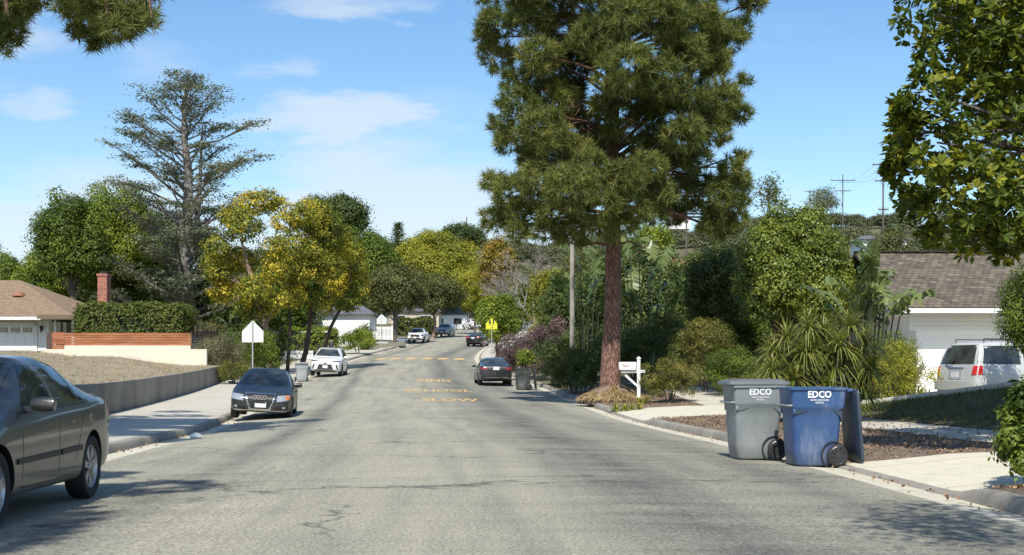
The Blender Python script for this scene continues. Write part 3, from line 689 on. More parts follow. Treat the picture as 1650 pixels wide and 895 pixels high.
# ------------------------------------------------------------------ near trees that overhang the picture
def overhang_pine(label, base, masses, seed, h):
    t = thing('pine_tree', label, 'pine tree', base); mb = MB()
    mb.tube([(0, 0, -.2), (.1, 0, h * .3), (0, .1, h * .65), (.1, 0, h)], [.42, .34, .22, .05], 14); b = Vector(base); rnd = random.Random(seed); ms = []
    for p, r in masses:
        c = Vector(p) - b; ms.append((tuple(c), r)); s0 = Vector((.05, 0, min(h * .95, max(h * .4, c.z + rnd.uniform(.6, 2.0)))))
        if r < .45: s0 = c + Vector((-.25, .2, 1.0))
        mid = s0.lerp(c, .5) + Vector((0, 0, .4)); mb.tube([s0, mid, c], [.06, .04, .015], 6)
    mb.build('trunk', M['bark_pine'], t, smooth=True)
    pine_crown('crown', ms, 17, 34, .24, .020, LM['pine'], t, seed)
ms = []
for x, y, r in ((15,45,34),(5,0,40),(45,5,26),(40,20,16),(-30,60,40),(100,5,28),(130,25,36),(150,55,26),(175,45,34),(205,30,34),(235,15,26),(245,35,18),(200,60,20),(165,10,40),(215,-15,40),(95,-30,40),(120,-5,24),(250,-20,30),(150,72,10),(20,20,34),(-10,30,34),(15,62,24),(60,-10,34),(30,0,30),(-40,90,30),(0,75,22),(115,10,26),(140,10,34),(170,28,34),(190,10,34),(220,35,28),(165,62,22),(125,48,22)):
    D = 24 + (x % 7) * .25; p = P(x, y, D); ms.append((tuple(p), r * D / F))
rq = random.Random(9)
for k in range(34):
    a = rq.uniform(0, 6.28); q = rq.uniform(.5, 5.0); ms.append(((-11.5 + q * math.cos(a), 23.5 + q * math.sin(a) * 1.0, rq.uniform(9.2, 14.5)), rq.uniform(.7, 1.2)))
for k in range(34): ms.append(((rq.uniform(-13.5, -8.6), rq.uniform(14.5, 22.5), rq.uniform(11.5, 15)), rq.uniform(.8, 1.3)))  # canopy above the view, added to shade the low boughs and the sidewalk
overhang_pine('pine whose lowest dark boughs hang into the top left corner', G(-13.0, 23), ms, 21, 14.5)
ms = []
for k in range(46):
    a = rq.uniform(0, 6.28); q = rq.uniform(.3, 4.6); ms.append(((-8.1 + q * math.cos(a) * .9, 4.4 + q * math.sin(a) * 1.05, rq.uniform(7.4, 12.0)), rq.uniform(.55, .95)))
overhang_pine('roadside pine shading the nearest grey sedan from the left', G(-9.3, 3.5), ms, 33, 12.5)

def magnolia():
    base = G(11.4, 19.5); t = thing('magnolia_tree', 'big-leaved magnolia crown filling the top right corner of the view', 'magnolia tree', base)
    rng = np.random.default_rng(12); b = np.array(base); mb = MB(); bl = []
    for x, y, r in ((1500,20,60),(1530,90,60),(1500,150,45),(1465,172,26),(1455,205,20),(1470,215,30),(1450,240,22),(1510,230,60),(1490,300,50),(1440,275,15),(1570,300,60),(1520,350,45),(1590,360,50),(1640,350,60),(1600,230,80),(1600,120,90),(1590,20,90),(1650,60,90),(1560,390,26),(1620,400,22),(1470,330,28),(1500,378,16),(1530,-40,60),(1680,200,100),(1700,330,90),(1640,-30,90)):
        D = 18.5 + rng.uniform(-1.3, 1.3); bl.append((tuple(P(x, y, D) - Vector(base)), r * D / F))
    for k in range(70): bl.append(((rng.uniform(-3.0, 3), rng.uniform(-3.5, 5.2), rng.uniform(6.2, 12)), rng.uniform(.8, 1.4)))  # unseen upper crown, masses added to throw more shade on the lawn
    for k in range(16): bl.append(((rng.uniform(-.5, 3.2), rng.uniform(-1.5, 4.2), rng.uniform(3.6, 6)), rng.uniform(.7, 1.1)))
    limbs(mb, (0, 0, -.2), (0.2, .3, 8.8), .22, .05, [c for c, r in bl], 5, n=12)
    mb.build('trunk', M['bark_grey'], t, smooth=True)
    lv = Leaves(12)
    for c, r in bl:
        n = int(26 * max(r, .28) ** 2 * 8.5) + 8; d = unit(rng.normal(size=(n, 3)) + [0, 0, .2]); cc = np.array(c) + d * r * rng.uniform(.5, 1, (n, 1)) ** .5
        ax = unit(d * .7 + [0, 0, .7] + rng.normal(size=(n, 3)) * .3); clv = np.clip(rng.normal(.42, .22, n), 0, 1)
        for j in range(9):
            T0, B0 = frame(ax, rng); T = unit(T0 * rng.uniform(.7, 1, (n, 1)) + ax * rng.uniform(.0, .75, (n, 1))); N = unit(ax - T * (ax * T).sum(1, keepdims=True))
            lv.cards(cc + T * .09, unit(N + .25 * rng.normal(size=N.shape)), .145, .07, clv, T=T, fold=.22)
    lv.build('crown', LM['magnolia'], t)
magnolia()
# a second broad tree beside the camera on the right, seen only by its shadow on the road
bl = blob_cloud((5.7, 5.0, 6.9), (3.2, 3.2, 2.0), 12, 51)
broad_tree('street_tree', 'street tree whose shadow crosses the lower right of the road', 'street tree', G(6.9, 4.6), (5.4, 5, 7.4), bl, LM['magnolia'], M['bark_grey'], .18, dens=7, leaves=8, L=.15, W=.07, cr=.35, seed=51)

# ------------------------------------------------------------------ trees of the middle and far distance, left
def cedar():
    D = 104.; base = GP(300, D); t = thing('cedar_tree', 'tall grey-green cedar with sparse tiered branches and a bare pale trunk behind the hedge', 'cedar tree', base)
    rnd = random.Random(6); mb = MB(); H = P(0, 112, D).z - base.z; pts = []
    for i in range(9): pts.append((.25 * math.sin(i * 1.7), 0, H * i / 8 - (.2 if i == 0 else 0)))
    mb.tube(pts, [.62 * (1 - i / 8) ** .8 + .05 for i in range(9)], 12)
    mb.tube([(.1, 0, H * .3), (.8, .2, H * .45), (1.1, .1, H * .62), (1.3, 0, H * .8)], [.3, .24, .16, .04], 9)
    lv = Leaves(6); rng = lv.rng
    prof = herm([0, .1, .2, .44, .54, .64, .74, .82, .90, .95, 1.0], [5.2, 5.8, 6.2, 5.8, 6.4, 6.6, 5.8, 5.2, 3.9, 2.2, .7])
    nb = 100
    for k in range(nb):
        hf = .13 + .87 * (k + rnd.random()) / nb; a = k * 2.399 + rnd.uniform(-.3, .3); R_ = float(prof(hf)) * rnd.uniform(.38, 1.02)
        s0 = Vector((.2 * math.sin(hf * 13), 0, H * (hf - .05 - .035 * R_ / 6))); e = Vector((math.cos(a) * R_, math.sin(a) * R_ * .8, H * hf + R_ * rnd.uniform(-.02, .30)))
        mid = s0.lerp(e, .5) + Vector((0, 0, rnd.uniform(-.5, .25))); rr = .12 * (1.15 - hf) + .055
        path = [s0, s0.lerp(mid, .6), mid, mid.lerp(e, .6) + Vector((0, 0, .1)), e]; mb.tube(path, [rr, rr * .8, rr * .6, rr * .4, .02], 6)
        # flat sprays along the outer part of each branch
        m = int(3 + R_ * (1.6 if hf > .45 else 2.6))
        for j in range(m):
            u = .5 + .58 * rnd.random() ** .7; q = mid.lerp(e, (u - .5) * 2) if u > .5 else s0.lerp(mid, u * 2)
            q = q + Vector((rnd.uniform(-.6, .6), rnd.uniform(-.6, .6), rnd.uniform(-.05, .25)))
            mb.tube([mid.lerp(e, .2), q], [.03, .012], 4)
            n = 38; P_ = np.array(q) + rng.normal(size=(n, 3)) * [.48, .48, .09] + [0, 0, -.05]
            lv.cards(P_, unit(rng.normal(size=(n, 3)) * .4 + [0, 0, 1]), .28, .11, np.full(n, rnd.random()))
    mb.build('trunk', M['bark_cedar'], t, smooth=True); lv.build('crown', LM['cedar'], t)
cedar()
G1 = 'broad green trees behind the left house'
px_tree('broadleaf_tree', 'bright green rounded tree between the left house chimney and the dark cedar', 'tree', 100, 275, 302, 500, 112, LM['bright'], M['bark_grey'], nb=26, seed=11, r0=.3, dens=6, leaves=9, L=.26, W=.15, cr=.5, group=G1)
px_tree('broadleaf_tree', 'tall green tree right behind the ridge of the left house', 'tree', 55, 175, 308, 480, 104, LM['green'], M['bark_grey'], nb=18, seed=12, r0=.28, dens=6, leaves=9, L=.27, W=.16, cr=.5, group=G1)
px_tree('broadleaf_tree', 'low green tree at the far left edge above the brown roof', 'tree', -60, 52, 412, 500, 120, LM['green'], M['bark_grey'], nb=12, seed=13, r0=.22, dens=6, leaves=8, L=.3, W=.17, cr=.5, group=G1)
px_tree('broadleaf_tree', 'dark tree tip poking up at the far left edge of the skyline', 'tree', -60, 12, 385, 470, 150, LM['dark'], M['bark_grey'], nb=8, seed=14, r0=.2, dens=4, leaves=8, L=.34, W=.18, cr=.6, group=G1)
px_tree('broadleaf_tree', 'dark drooping evergreen filling the space behind the cedar trunk', 'tree', 195, 345, 330, 505, 122, LM['cedar'], M['bark_grey'], nb=16, seed=15, r0=.28, dens=5, leaves=9, L=.30, W=.14, cr=.5)
px_tree('broadleaf_tree', 'dark green shade tree filling the background under the yellow street trees', 'tree', 330, 480, 400, 520, 128, LM['dark'], M['bark_grey'], nb=14, seed=16, r0=.25, dens=5, leaves=9, L=.30, W=.16, cr=.55)
# yellow-green street trees
def street_yellow(label, xs, base_px, D, cloud, seed, mat='yellow', bark='bark_brown', r0=.17, lean=0):
    base = GP(base_px, D); bl = []
    rng = np.random.default_rng(seed)
    for x, y, r in cloud:
        Dd = D + rng.uniform(-1.6, 1.6); rr = r * D / F; rr *= .92; bl.append((tuple(P(x, y, Dd)), (rr, rr, rr * .8)))
    return broad_tree('street_tree', label, 'street tree', base, P(cloud[0][0], cloud[0][1] + 20, D), bl, LM[mat], M[bark], r0, dens=10, leaves=12, L=.185, W=.105, cr=.30, seed=seed, group='yellow-green street trees on the left')
street_yellow('yellow-leaved street tree with a pale tan trunk right behind the first school sign', None, 445, 80,
   [(392,365,38),(372,350,24),(430,325,26),(405,330,28),(350,398,26),(340,420,18),(385,420,34),(360,470,28),(410,470,34),(440,440,26),(440,400,26),(350,440,22),(430,500,20),(395,500,22),(455,485,18)], 61, bark='bark_tan', r0=.24)
street_yellow('green and yellow street tree with a thin dark upright trunk beside the tan-trunked one', None, 463, 86,
   [(470,400,36),(460,360,26),(485,350,26),(450,430,30),(480,440,32),(500,410,28),(470,480,26),(450,330,16)], 62, r0=.13)
street_yellow('yellow street tree with a dark leaning trunk left of the white SUV', None, 484, 90,
   [(520,385,34),(495,335,22),(515,345,26),(535,360,24),(505,370,30),(500,430,34),(530,430,30),(510,480,26),(475,465,22),(545,400,24)], 63, r0=.2)
street_yellow('yellow street tree behind the white SUV, its dark trunk forking to the right', None, 507, 95,
   [(565,440,32),(548,395,26),(570,410,22),(575,470,20),(545,460,34),(560,490,20),(530,490,22),(583,450,14),(555,375,14)], 64, r0=.2)
# skyline trees
px_tree('eucalyptus_tree', 'dark grey-green eucalyptus crown standing high behind the yellow street trees', 'eucalyptus tree', 490, 597, 308, 400, 190, LM['dark'], M['bark_grey'], nb=14, seed=22, r0=.4, dens=3.2, leaves=9, L=.5, W=.28, cr=.9)
px_tree('broadleaf_tree', 'round mid-green tree below the eucalyptus and left of the dark little conifer', 'tree', 535, 640, 366, 470, 172, LM['green'], M['bark_grey'], nb=14, seed=23, r0=.3, dens=4, leaves=9, L=.42, W=.25, cr=.7)
px_tree('broadleaf_tree', 'large lime-yellow tree on the skyline straight up the road', 'tree', 632, 772, 374, 500, 215, LM['lime'], M['bark_grey'], nb=30, seed=24, r0=.35, dens=3.4, leaves=9, L=.44, W=.24, cr=.8)
px_tree('street_tree', 'wide olive-dark street tree arching over the white pickup', 'street tree', 592, 690, 420, 515, 150, LM['olive'], M['bark_grey'], xbase=632, nb=18, seed=25, r0=.36, dens=5, leaves=9, L=.34, W=.2, cr=.6, group='olive street trees at the bend')
px_tree('street_tree', 'olive-dark street tree with a pale trunk beside the silver SUV', 'street tree', 665, 748, 440, 512, 168, LM['olive'], M['bark_tan'], xbase=697, nb=14, seed=26, r0=.26, dens=5, leaves=9, L=.34, W=.2, cr=.6, group='olive street trees at the bend')
px_tree('street_tree', 'dense round bright green tree behind the yellow school crossing sign', 'street tree', 768, 836, 470, 560, 108, LM['bright'], M['bark_brown'], xbase=801, nb=20, seed=27, r0=.13, dens=9, leaves=10, L=.24, W=.14, cr=.4)
px_tree('broadleaf_tree', 'orange-tinged tree above the round green tree at the bend', 'tree', 770, 835, 382, 480, 150, LM['orange'], M['bark_brown'], nb=12, seed=28, r0=.2, dens=5, leaves=9, L=.32, W=.2, cr=.55)
px_tree('broadleaf_tree', 'orange and yellow tree with a forked trunk left of the light pole', 'tree', 852, 925, 428, 545, 96, LM['yellow'], M['bark_tan'], xbase=868, nb=14, seed=29, r0=.2, dens=8, leaves=9, L=.22, W=.12, cr=.4)
px_tree('broadleaf_tree', 'deep green tree filling the gap behind the bare tree and the bend', 'tree', 820, 940, 425, 545, 140, LM['green'], M['bark_brown'], nb=12, seed=30, r0=.25, dens=4, leaves=9, L=.32, W=.2, cr=.55)
def bare_tree():
    D = 118.; base = GP(862, D); t = thing('bare_tree', 'bare grey leafless tree left of the big pine and above the orange tree', 'bare tree', base); rnd = random.Random(8); mb = MB()
    top = P(855, 380, D) - base; H = top.z
    def grow(p, d, l, r, k):
        q = p + d * l; mb.tube([p, p.lerp(q, .5) + Vector((rnd.uniform(-.08, .08), 0, rnd.uniform(-.05, .08))) * l, q], [r, r * .8, r * .6], 5 if k else 8, cap=False)
        if k > 5: return
        for i in range(3 if k < 5 else 4):
            nd = (d + Vector((rnd.uniform(-.85, .85), rnd.uniform(-.7, .7), rnd.uniform(-.25, .5)))).normalized(); grow(q, nd, l * rnd.uniform(.62, .88), r * .62, k + 1)
    grow(Vector((0, 0, -.2)), Vector((0, 0, 1)), H * .26, .2, 0)
    mb.build('trunk', simple('bare_twig_bark', (.24, .21, .18), .9, var=.3), t)
bare_tree()
def conifer(label, px, y0, y1, D, seed, w=2.2):
    base = P(px, y1, D); t = thing('conifer_tree', label, 'conifer tree', base); H = (y1 - y0) * D / F; rnd = random.Random(seed); mb = MB(); mb.tube([(0, 0, -2), (0, 0, H)], [.3, .04], 7); lv = Leaves(seed)
    for k in range(46):
        h = H * (.12 + .88 * k / 46); a = k * 2.4; R_ = w * (1 - k / 50) * rnd.uniform(.6, 1.1) + .2
        for j in range(4):
            q = np.array([math.cos(a) * R_ * (j + 1) / 4, math.sin(a) * R_ * (j + 1) / 4, h + .1 * j]); n = 14
            lv.cards(q + lv.rng.normal(size=(n, 3)) * [.4, .4, .14], unit(lv.rng.normal(size=(n, 3)) * .4 + [0, 0, 1]), .55, .2, np.full(n, rnd.random()))
        mb.tube([(0, 0, h - .1), (math.cos(a) * R_, math.sin(a) * R_, h + .3)], [.06, .02], 4)
    mb.build('trunk', M['bark_brown'], t); lv.build('crown', LM['dark'], t)
conifer('small dark pointed conifer on the skyline between the green and the lime-yellow tree', 641, 360, 420, 290, 41, 3.2)
# ------------------------------------------------------------------ right-hand trees
px_tree('rounded_tree', 'large dense rounded green tree left of the grey-roofed garage', 'tree', 1182, 1392, 336, 562, 52, LM['pitto'], M['bark_brown'], nb=24, seed=31, r0=.16, dens=15, leaves=11, L=.17, W=.085, cr=.22, depth=2.4, xbase=1225, lo=-.8)
px_tree('broadleaf_tree', 'dark shaded tree between the big pine and the rounded green tree', 'tree', 1098, 1215, 388, 548, 58, LM['dark'], M['bark_brown'], nb=20, seed=32, r0=.16, dens=10, leaves=10, L=.17, W=.09, cr=.28, depth=2.2)
px_tree('broadleaf_tree', 'slim grey-green sapling rising above the rounded green tree', 'tree', 1216, 1262, 278, 350, 66, LM['olive'], M['bark_grey'], nb=9, seed=33, r0=.06, dens=7, leaves=6, L=.24, W=.09, cr=.4, ybase=560)
px_tree('broadleaf_tree', 'dark backdrop tree right behind the big pine trunk', 'tree', 925, 1105, 385, 560, 76, LM['dark'], M['bark_brown'], nb=20, seed=34, r0=.2, dens=7, leaves=9, L=.24, W=.13, cr=.4, depth=3)
px_tree('broadleaf_tree', 'yellow-green tree on the slope seen just right of the big pine trunk', 'tree', 1020, 1090, 362, 420, 120, LM['bright'], M['bark_brown'], nb=10, seed=35, r0=.15, dens=5, leaves=9, L=.3, W=.18, cr=.5, ybase=480)
px_tree('broadleaf_tree', 'scruffy shrubby tree on the slope behind the grey garage roof', 'tree', 1385, 1470, 372, 470, 95, LM['olive'], M['bark_brown'], nb=12, seed=36, r0=.14, dens=6, leaves=9, L=.26, W=.14, cr=.45, ybase=520)
px_tree('broadleaf_tree', 'bright green bushy tree at the right edge in front of the garage wall', 'tree', 1612, 1705, 405, 600, 33, LM['green'], M['bark_brown'], nb=22, seed=37, r0=.08, dens=26, leaves=10, L=.085, W=.045, cr=.16, depth=1.0)

# far hillsides: one mass of trees and scrub
def hillside():
    rng = np.random.default_rng(77); lv = Leaves(77); bl = []
    for k in range(900):
        Y = rng.uniform(290, 700) ; X = rng.uniform(-.46, .46) * Y
        if abs(X - (Y - 340) * .06) < 7 and Y < 420: continue
        r = rng.uniform(2.2, 5.2); z = float(gz(X, Y)); bl.append(((X, Y, z + r * .55), (r * 1.15, r, r * .85)))
    for k in range(130):   # the wooded slope behind the right-hand houses and to the left of the road
        Y = rng.uniform(150, 290); X = rng.uniform(.10, .42) * Y if k % 3 else rng.uniform(-.42, -.13) * Y; r = rng.uniform(2, 4); bl.append(((X, Y, float(gz(X, Y)) + r * .6), (r * 1.1, r, r)))
    lv.blobs(bl, .75, 8, .85, .5, 1.3, up=.5, lo=-.2, inner=.8)
    o = lv.build('hillside_wood', LM['hill'], None); tag(o, 'hazy olive-green wood and scrub covering the far hillside', 'hillside wood', kind='stuff')
LM['hill'] = leaf_mat('hillside_leaves', (.055, .070, .035), (.095, .110, .050), (.17, .165, .070), transl=.2)
hillside()
px_tree('broadleaf_tree', 'dark round tree on the hill crest beside the thin mast', 'tree', 712, 780, 362, 400, 420, LM['dark'], M['bark_grey'], nb=12, seed=44, r0=.5, dens=1.2, leaves=8, L=.9, W=.5, cr=1.6)
px_tree('broadleaf_tree', 'spreading tree on the crest left of the crossarm power pole', 'tree', 1300, 1352, 303, 345, 380, LM['cedar'], M['bark_grey'], nb=10, seed=45, r0=.4, dens=.7, leaves=8, L=.8, W=.3, cr=1.4)

# the thicket that closes the view behind the near gardens
GB = 'trees closing the view behind the right-hand gardens'
for k, (x0, x1, y0, y1, D, mt, lab) in enumerate([
 (1080, 1230, 398, 560, 88, 'green', 'green tree in the thicket just left of the rounded tree'),
 (1200, 1330, 392, 560, 92, 'dark', 'dark tree hidden low behind the rounded green tree'),
 (1330, 1470, 402, 570, 84, 'olive', 'olive tree behind the bird of paradise at the garage corner'),
 (985, 1110, 420, 565, 92, 'dark', 'dark tree in the thicket right behind the bird of paradise clump'),
 (870, 985, 440, 570, 84, 'dark', 'dark low tree behind the light pole'),
 (900, 1000, 395, 500, 130, 'olive', 'olive tree farther back between the light pole and the pine trunk')]):
    px_tree('broadleaf_tree', lab, 'tree', x0, x1, y0, y1, D, LM[mt], M['bark_brown'], nb=18, seed=200 + k, r0=.16, dens=7, leaves=9, L=.24, W=.13, cr=.4, group=GB, depth=3)
GC = 'trees closing the view behind the left-hand gardens'
for k, (x0, x1, y0, y1, D, mt, lab) in enumerate([
 (190, 300, 400, 540, 114, 'green', 'green tree right behind the clipped hedge and left of the cedar trunk'),
 (300, 420, 410, 550, 106, 'dark', 'dark tree between the cedar trunk and the yellow trees'),
 (400, 520, 430, 560, 118, 'green', 'green tree low behind the tan trunk'),
 (500, 610, 440, 530, 165, 'green', 'green tree over the roof of the white-walled house'),
 (20, 130, 400, 500, 112, 'bright', 'bright green tree just behind the left house roof ridge'),
 (730, 800, 430, 520, 180, 'lime', 'lime-green tree hanging over the top of the bend')]):
    px_tree('broadleaf_tree', lab, 'tree', x0, x1, y0, y1, D, LM[mt], M['bark_grey'], nb=16, seed=220 + k, r0=.18, dens=6, leaves=9, L=.27, W=.15, cr=.45, group=GC, depth=3)

# ------------------------------------------------------------------ shrubs, hedges, strap-leaved plants
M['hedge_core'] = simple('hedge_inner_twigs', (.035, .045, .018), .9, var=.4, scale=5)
def hedge(name, label, x0, x1, y0, y1, z0, z1, mat, seed, L=.09, W=.05, dens=26, group=None):
    t = thing(name, label, 'hedge', ((x0 + x1) / 2, (y0 + y1) / 2, z0), group=group); rng = np.random.default_rng(seed)
    sx, sy, sz = x1 - x0, y1 - y0, z1 - z0; mb = MB()
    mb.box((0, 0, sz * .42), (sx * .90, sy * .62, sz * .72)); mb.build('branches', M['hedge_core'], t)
    n = int((sx * sz * 2 + sy * sz * 2 + sx * sy) * dens); u = rng.uniform(-.5, .5, (n, 3)); ar = np.array([sy * sz, sx * sz, sx * sy * .6]); ax = rng.choice(3, n, p=ar / ar.sum())
    sgn = rng.choice([-1, 1], n); sgn[(ax == 2)] = 1; u[np.arange(n), ax] = sgn * .5 * rng.uniform(.9, 1.0, n)
    rad = .12 * min(sx, sz); cc = u * [sx, sy, sz] + [0, 0, sz / 2]; cc[:, 2] += .07 * np.sin(cc[:, 0] * 2.1) + .05 * np.sin(cc[:, 0] * 5 + 1)
    edge = np.abs(u).copy(); k = np.clip(np.sort(edge, 1)[:, 1] - .40, 0, .1)[:, None] * 1.2; cc = cc * (1 - k) + np.array([0, 0, sz / 2]) * k
    N0 = np.zeros((n, 3)); N0[np.arange(n), ax] = sgn; m = 8; off = rng.normal(size=(n, m, 3)) * .085
    Pn = (cc[:, None] + off).reshape(-1, 3); N = unit(np.repeat(N0, m, 0) * .6 + unit(off.reshape(-1, 3)) * .5 + [0, 0, .3] + rng.normal(size=(n * m, 3)) * .4)
    Leaves(seed).cards(Pn, N, L * 1.3, W * 1.3, np.repeat(np.clip(rng.normal(.5, .25, n), 0, 1), m)).build('foliage', mat, t)
    return t
h = P(218, 512, 79)
hedge('clipped_hedge', 'broad clipped green hedge above the orange wooden fence', P(126, 0, 79).x, P(308, 0, 79).x, 77.6, 81, P(0, 548, 78).z, P(0, 490, 78).z, LM['hedge'], 101, L=.12, W=.07, dens=40)
hedge('low_hedge', 'long low green hedge behind the white pickup and silver SUV', P(641, 0, 175).x, P(702, 0, 175).x, 174, 176.5, P(0, 541, 175).z, P(0, 513, 175).z, LM['hedge'], 102, L=.2, W=.12, dens=9)
hedge('garden_hedge', 'yellow-green hedge behind the low white fence between the street tree trunks', P(452, 0, 112).x, P(545, 0, 112).x, 111, 113, P(0, 566, 112).z, P(0, 528, 112).z, LM['bright'], 103, L=.13, W=.08, dens=16)
def S(name, label, px, py, D, rx, rz, mat, seed, **k):
    b = GP(px, D); 
    if py is not None: b.z = P(0, py, D).z
    return shrub(name, label, 'shrub', b, (rx, rx * k.pop('dy', .9), rz), mat, seed, **k)
S('shrub', 'bright green shrub under the white garage wall to the left of the person', 505, None, 120, 1.5, 1.1, LM['bright'], 110, L=.14, W=.08, dens=14, cr=.25)
S('shrub', 'round yellow-green shrub beside the standing person', 576, None, 122, 1.9, 1.25, LM['bright'], 111, L=.14, W=.08, dens=14, cr=.25)
S('shrub', 'dark green shrub between the yellow-green shrub and the white picket fence', 586, None, 131, 1.2, 1.3, LM['green'], 112, L=.15, W=.09, dens=12, cr=.3)
S('shrub', 'grey-brown wispy shrub beside the end of the cream wall', 352, None, 73, 1.75, 1.35, LM['lav'], 113, L=.16, W=.02, dens=42, cr=.25)
S('shrub', 'low yellowish shrub at the foot of the grey wispy shrub', 378, None, 68, 1.0, .65, LM['shrub'], 114, L=.08, W=.04, dens=36, cr=.16)
S('shrub', 'dark green bushes behind the first school sign', 392, None, 76, 1.6, 1.7, LM['green'], 115, L=.11, W=.06, dens=22, cr=.2)
S('shrub', 'bright leafy shrub between the school sign and the tan trunk', 425, None, 78, .95, 1.35, LM['bright'], 116, L=.11, W=.06, dens=26, cr=.18)
S('shrub', 'dark bush hugging the tan trunk on its right', 450, None, 84, .8, 1.6, LM['dark'], 117, L=.12, W=.06, dens=20, cr=.2)
S('shrub', 'grey-green shrub above the shade-coloured return of the wooden fence', 330, None, 90, 1.7, 1.5, LM['olive'], 118, L=.13, W=.07, dens=16, cr=.25)
S('shrub', 'pink-purple flowering bush behind the black coupe', 838, None, 76, 1.6, 1.35, LM['purple'], 120, L=.10, W=.05, dens=34, cr=.2)
S('shrub', 'dark purple bush between the pink bush and the shaded hedge', 885, None, 72, 1.7, 1.7, LM['purple'], 121, L=.11, W=.05, dens=26, cr=.2)
S('shrub', 'yellow-green bush under the orange-yellow tree', 890, None, 88, 1.8, 1.7, LM['yellow'], 122, L=.12, W=.07, dens=20, cr=.22)
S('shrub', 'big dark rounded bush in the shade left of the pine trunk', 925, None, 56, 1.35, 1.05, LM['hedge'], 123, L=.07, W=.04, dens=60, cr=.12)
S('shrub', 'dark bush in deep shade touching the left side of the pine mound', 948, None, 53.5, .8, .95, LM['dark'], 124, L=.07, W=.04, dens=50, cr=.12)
S('shrub', 'small dense shrub with yellowing leaves just right of the white mailbox', 1078, None, 44.5, .98, .82, LM['shrub'], 125, L=.055, W=.032, dens=85, cr=.10)
S('shrub', 'taller loose shrub with yellowing leaves behind the small one', 1138, None, 49, 1.5, 1.5, LM['shrub'], 126, L=.07, W=.038, dens=46, cr=.14)
S('shrub', 'green bush at the foot of the rounded tree, left of the trash carts', 1182, None, 47, 1.15, .95, LM['green'], 127, L=.07, W=.038, dens=50, cr=.13)
S('shrub', 'low scrubby bush behind the grey trash cart', 1215, None, 42.5, 1.05, .55, LM['shrub'], 128, L=.06, W=.03, dens=60, cr=.11)
S('shrub', 'yellow-green shrub behind the lilies beside the white SUV', 1445, None, 35.5, 1.1, 1.0, LM['lime'], 129, L=.06, W=.03, dens=55, cr=.12)
S('shrub', 'dark leafy bush at the right edge beside the near driveway', 1676, None, 14.3, .52, .60, LM['green'], 130, L=.075, W=.04, dens=150, cr=.09)
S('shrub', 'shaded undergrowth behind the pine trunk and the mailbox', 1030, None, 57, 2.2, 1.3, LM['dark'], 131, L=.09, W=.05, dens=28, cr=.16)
S('shrub', 'small green shrub in front of the hill of yellow lilies at the lawn edge', 1645, None, 30.2, .35, .32, LM['bright'], 132, L=.06, W=.03, dens=90, cr=.08)

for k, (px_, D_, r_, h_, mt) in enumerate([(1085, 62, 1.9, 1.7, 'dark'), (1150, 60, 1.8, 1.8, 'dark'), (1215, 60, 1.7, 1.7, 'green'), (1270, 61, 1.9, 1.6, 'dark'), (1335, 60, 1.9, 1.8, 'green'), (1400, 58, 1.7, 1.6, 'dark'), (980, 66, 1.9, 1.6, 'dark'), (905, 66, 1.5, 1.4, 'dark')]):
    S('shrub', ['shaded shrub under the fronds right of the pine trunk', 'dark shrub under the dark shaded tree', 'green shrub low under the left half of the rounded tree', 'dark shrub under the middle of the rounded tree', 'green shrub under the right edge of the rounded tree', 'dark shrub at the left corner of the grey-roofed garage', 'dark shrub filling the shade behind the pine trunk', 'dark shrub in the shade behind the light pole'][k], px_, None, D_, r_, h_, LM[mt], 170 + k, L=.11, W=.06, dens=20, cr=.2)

def straps(name, label, cat, base, heads, mat, seed, L=1.0, W=.05, n=60, droop=1.0, segs=5, stem=True, group=None):
    """rosettes of long arching blades; heads = list of (offset, scale)"""
    t = thing(name, label, cat, base, group=group); rng = np.random.default_rng(seed); V = []; rr = []; cc = []; mb = MB()
    for hd, sc in heads:
        hd = np.array(hd, float); a = rng.uniform(0, 2 * math.pi, n); el = rng.uniform(.05, 1.45, n); l = L * sc * rng.uniform(.7, 1.1, n); w = W * rng.uniform(.7, 1.1, n); cl = np.clip(rng.normal(.5, .2, n) - .25 * (el < .4), 0, 1)
        ring = []
        for j in range(segs + 1):
            u = j / segs; hr = l * (np.cos(el) * u + .12 * u * u * np.sin(el)); hz = l * (np.sin(el) * u - droop * .55 * u ** 2.2 * (.4 + np.cos(el)))
            c_ = hd + np.stack([np.cos(a) * hr, np.sin(a) * hr, hz], 1); sd_ = np.stack([-np.sin(a), np.cos(a), 0 * a], 1) * (w * (.55 + .9 * u * (1 - u) * 1.6) * (1 - u ** 4) / 2 + .002)[:, None]
            ring.append((c_ - sd_, c_ + sd_))
        for j in range(segs):
            V.append(np.stack([ring[j][0], ring[j][1], ring[j + 1][1], ring[j + 1][0]], 1).reshape(-1, 3)); rr.append(rng.random(n) * 0 + np.linspace(0, 1, n)); cc.append(cl)
        if stem: mb.tube([(hd[0] * .3, hd[1] * .3, -.1), (hd[0] * .8, hd[1] * .8, hd[2] * .6), tuple(hd)], [.07, .055, .05], 6)
    if stem: mb.build('stem', M['bark_grey'], t)
    mesh_np('leaves', np.concatenate(V), 4, mat, t, {'rnd': np.concatenate(rr), 'cl': np.concatenate(cc)}); return t
b = GP(1318, 30.5); rq = random.Random(2)
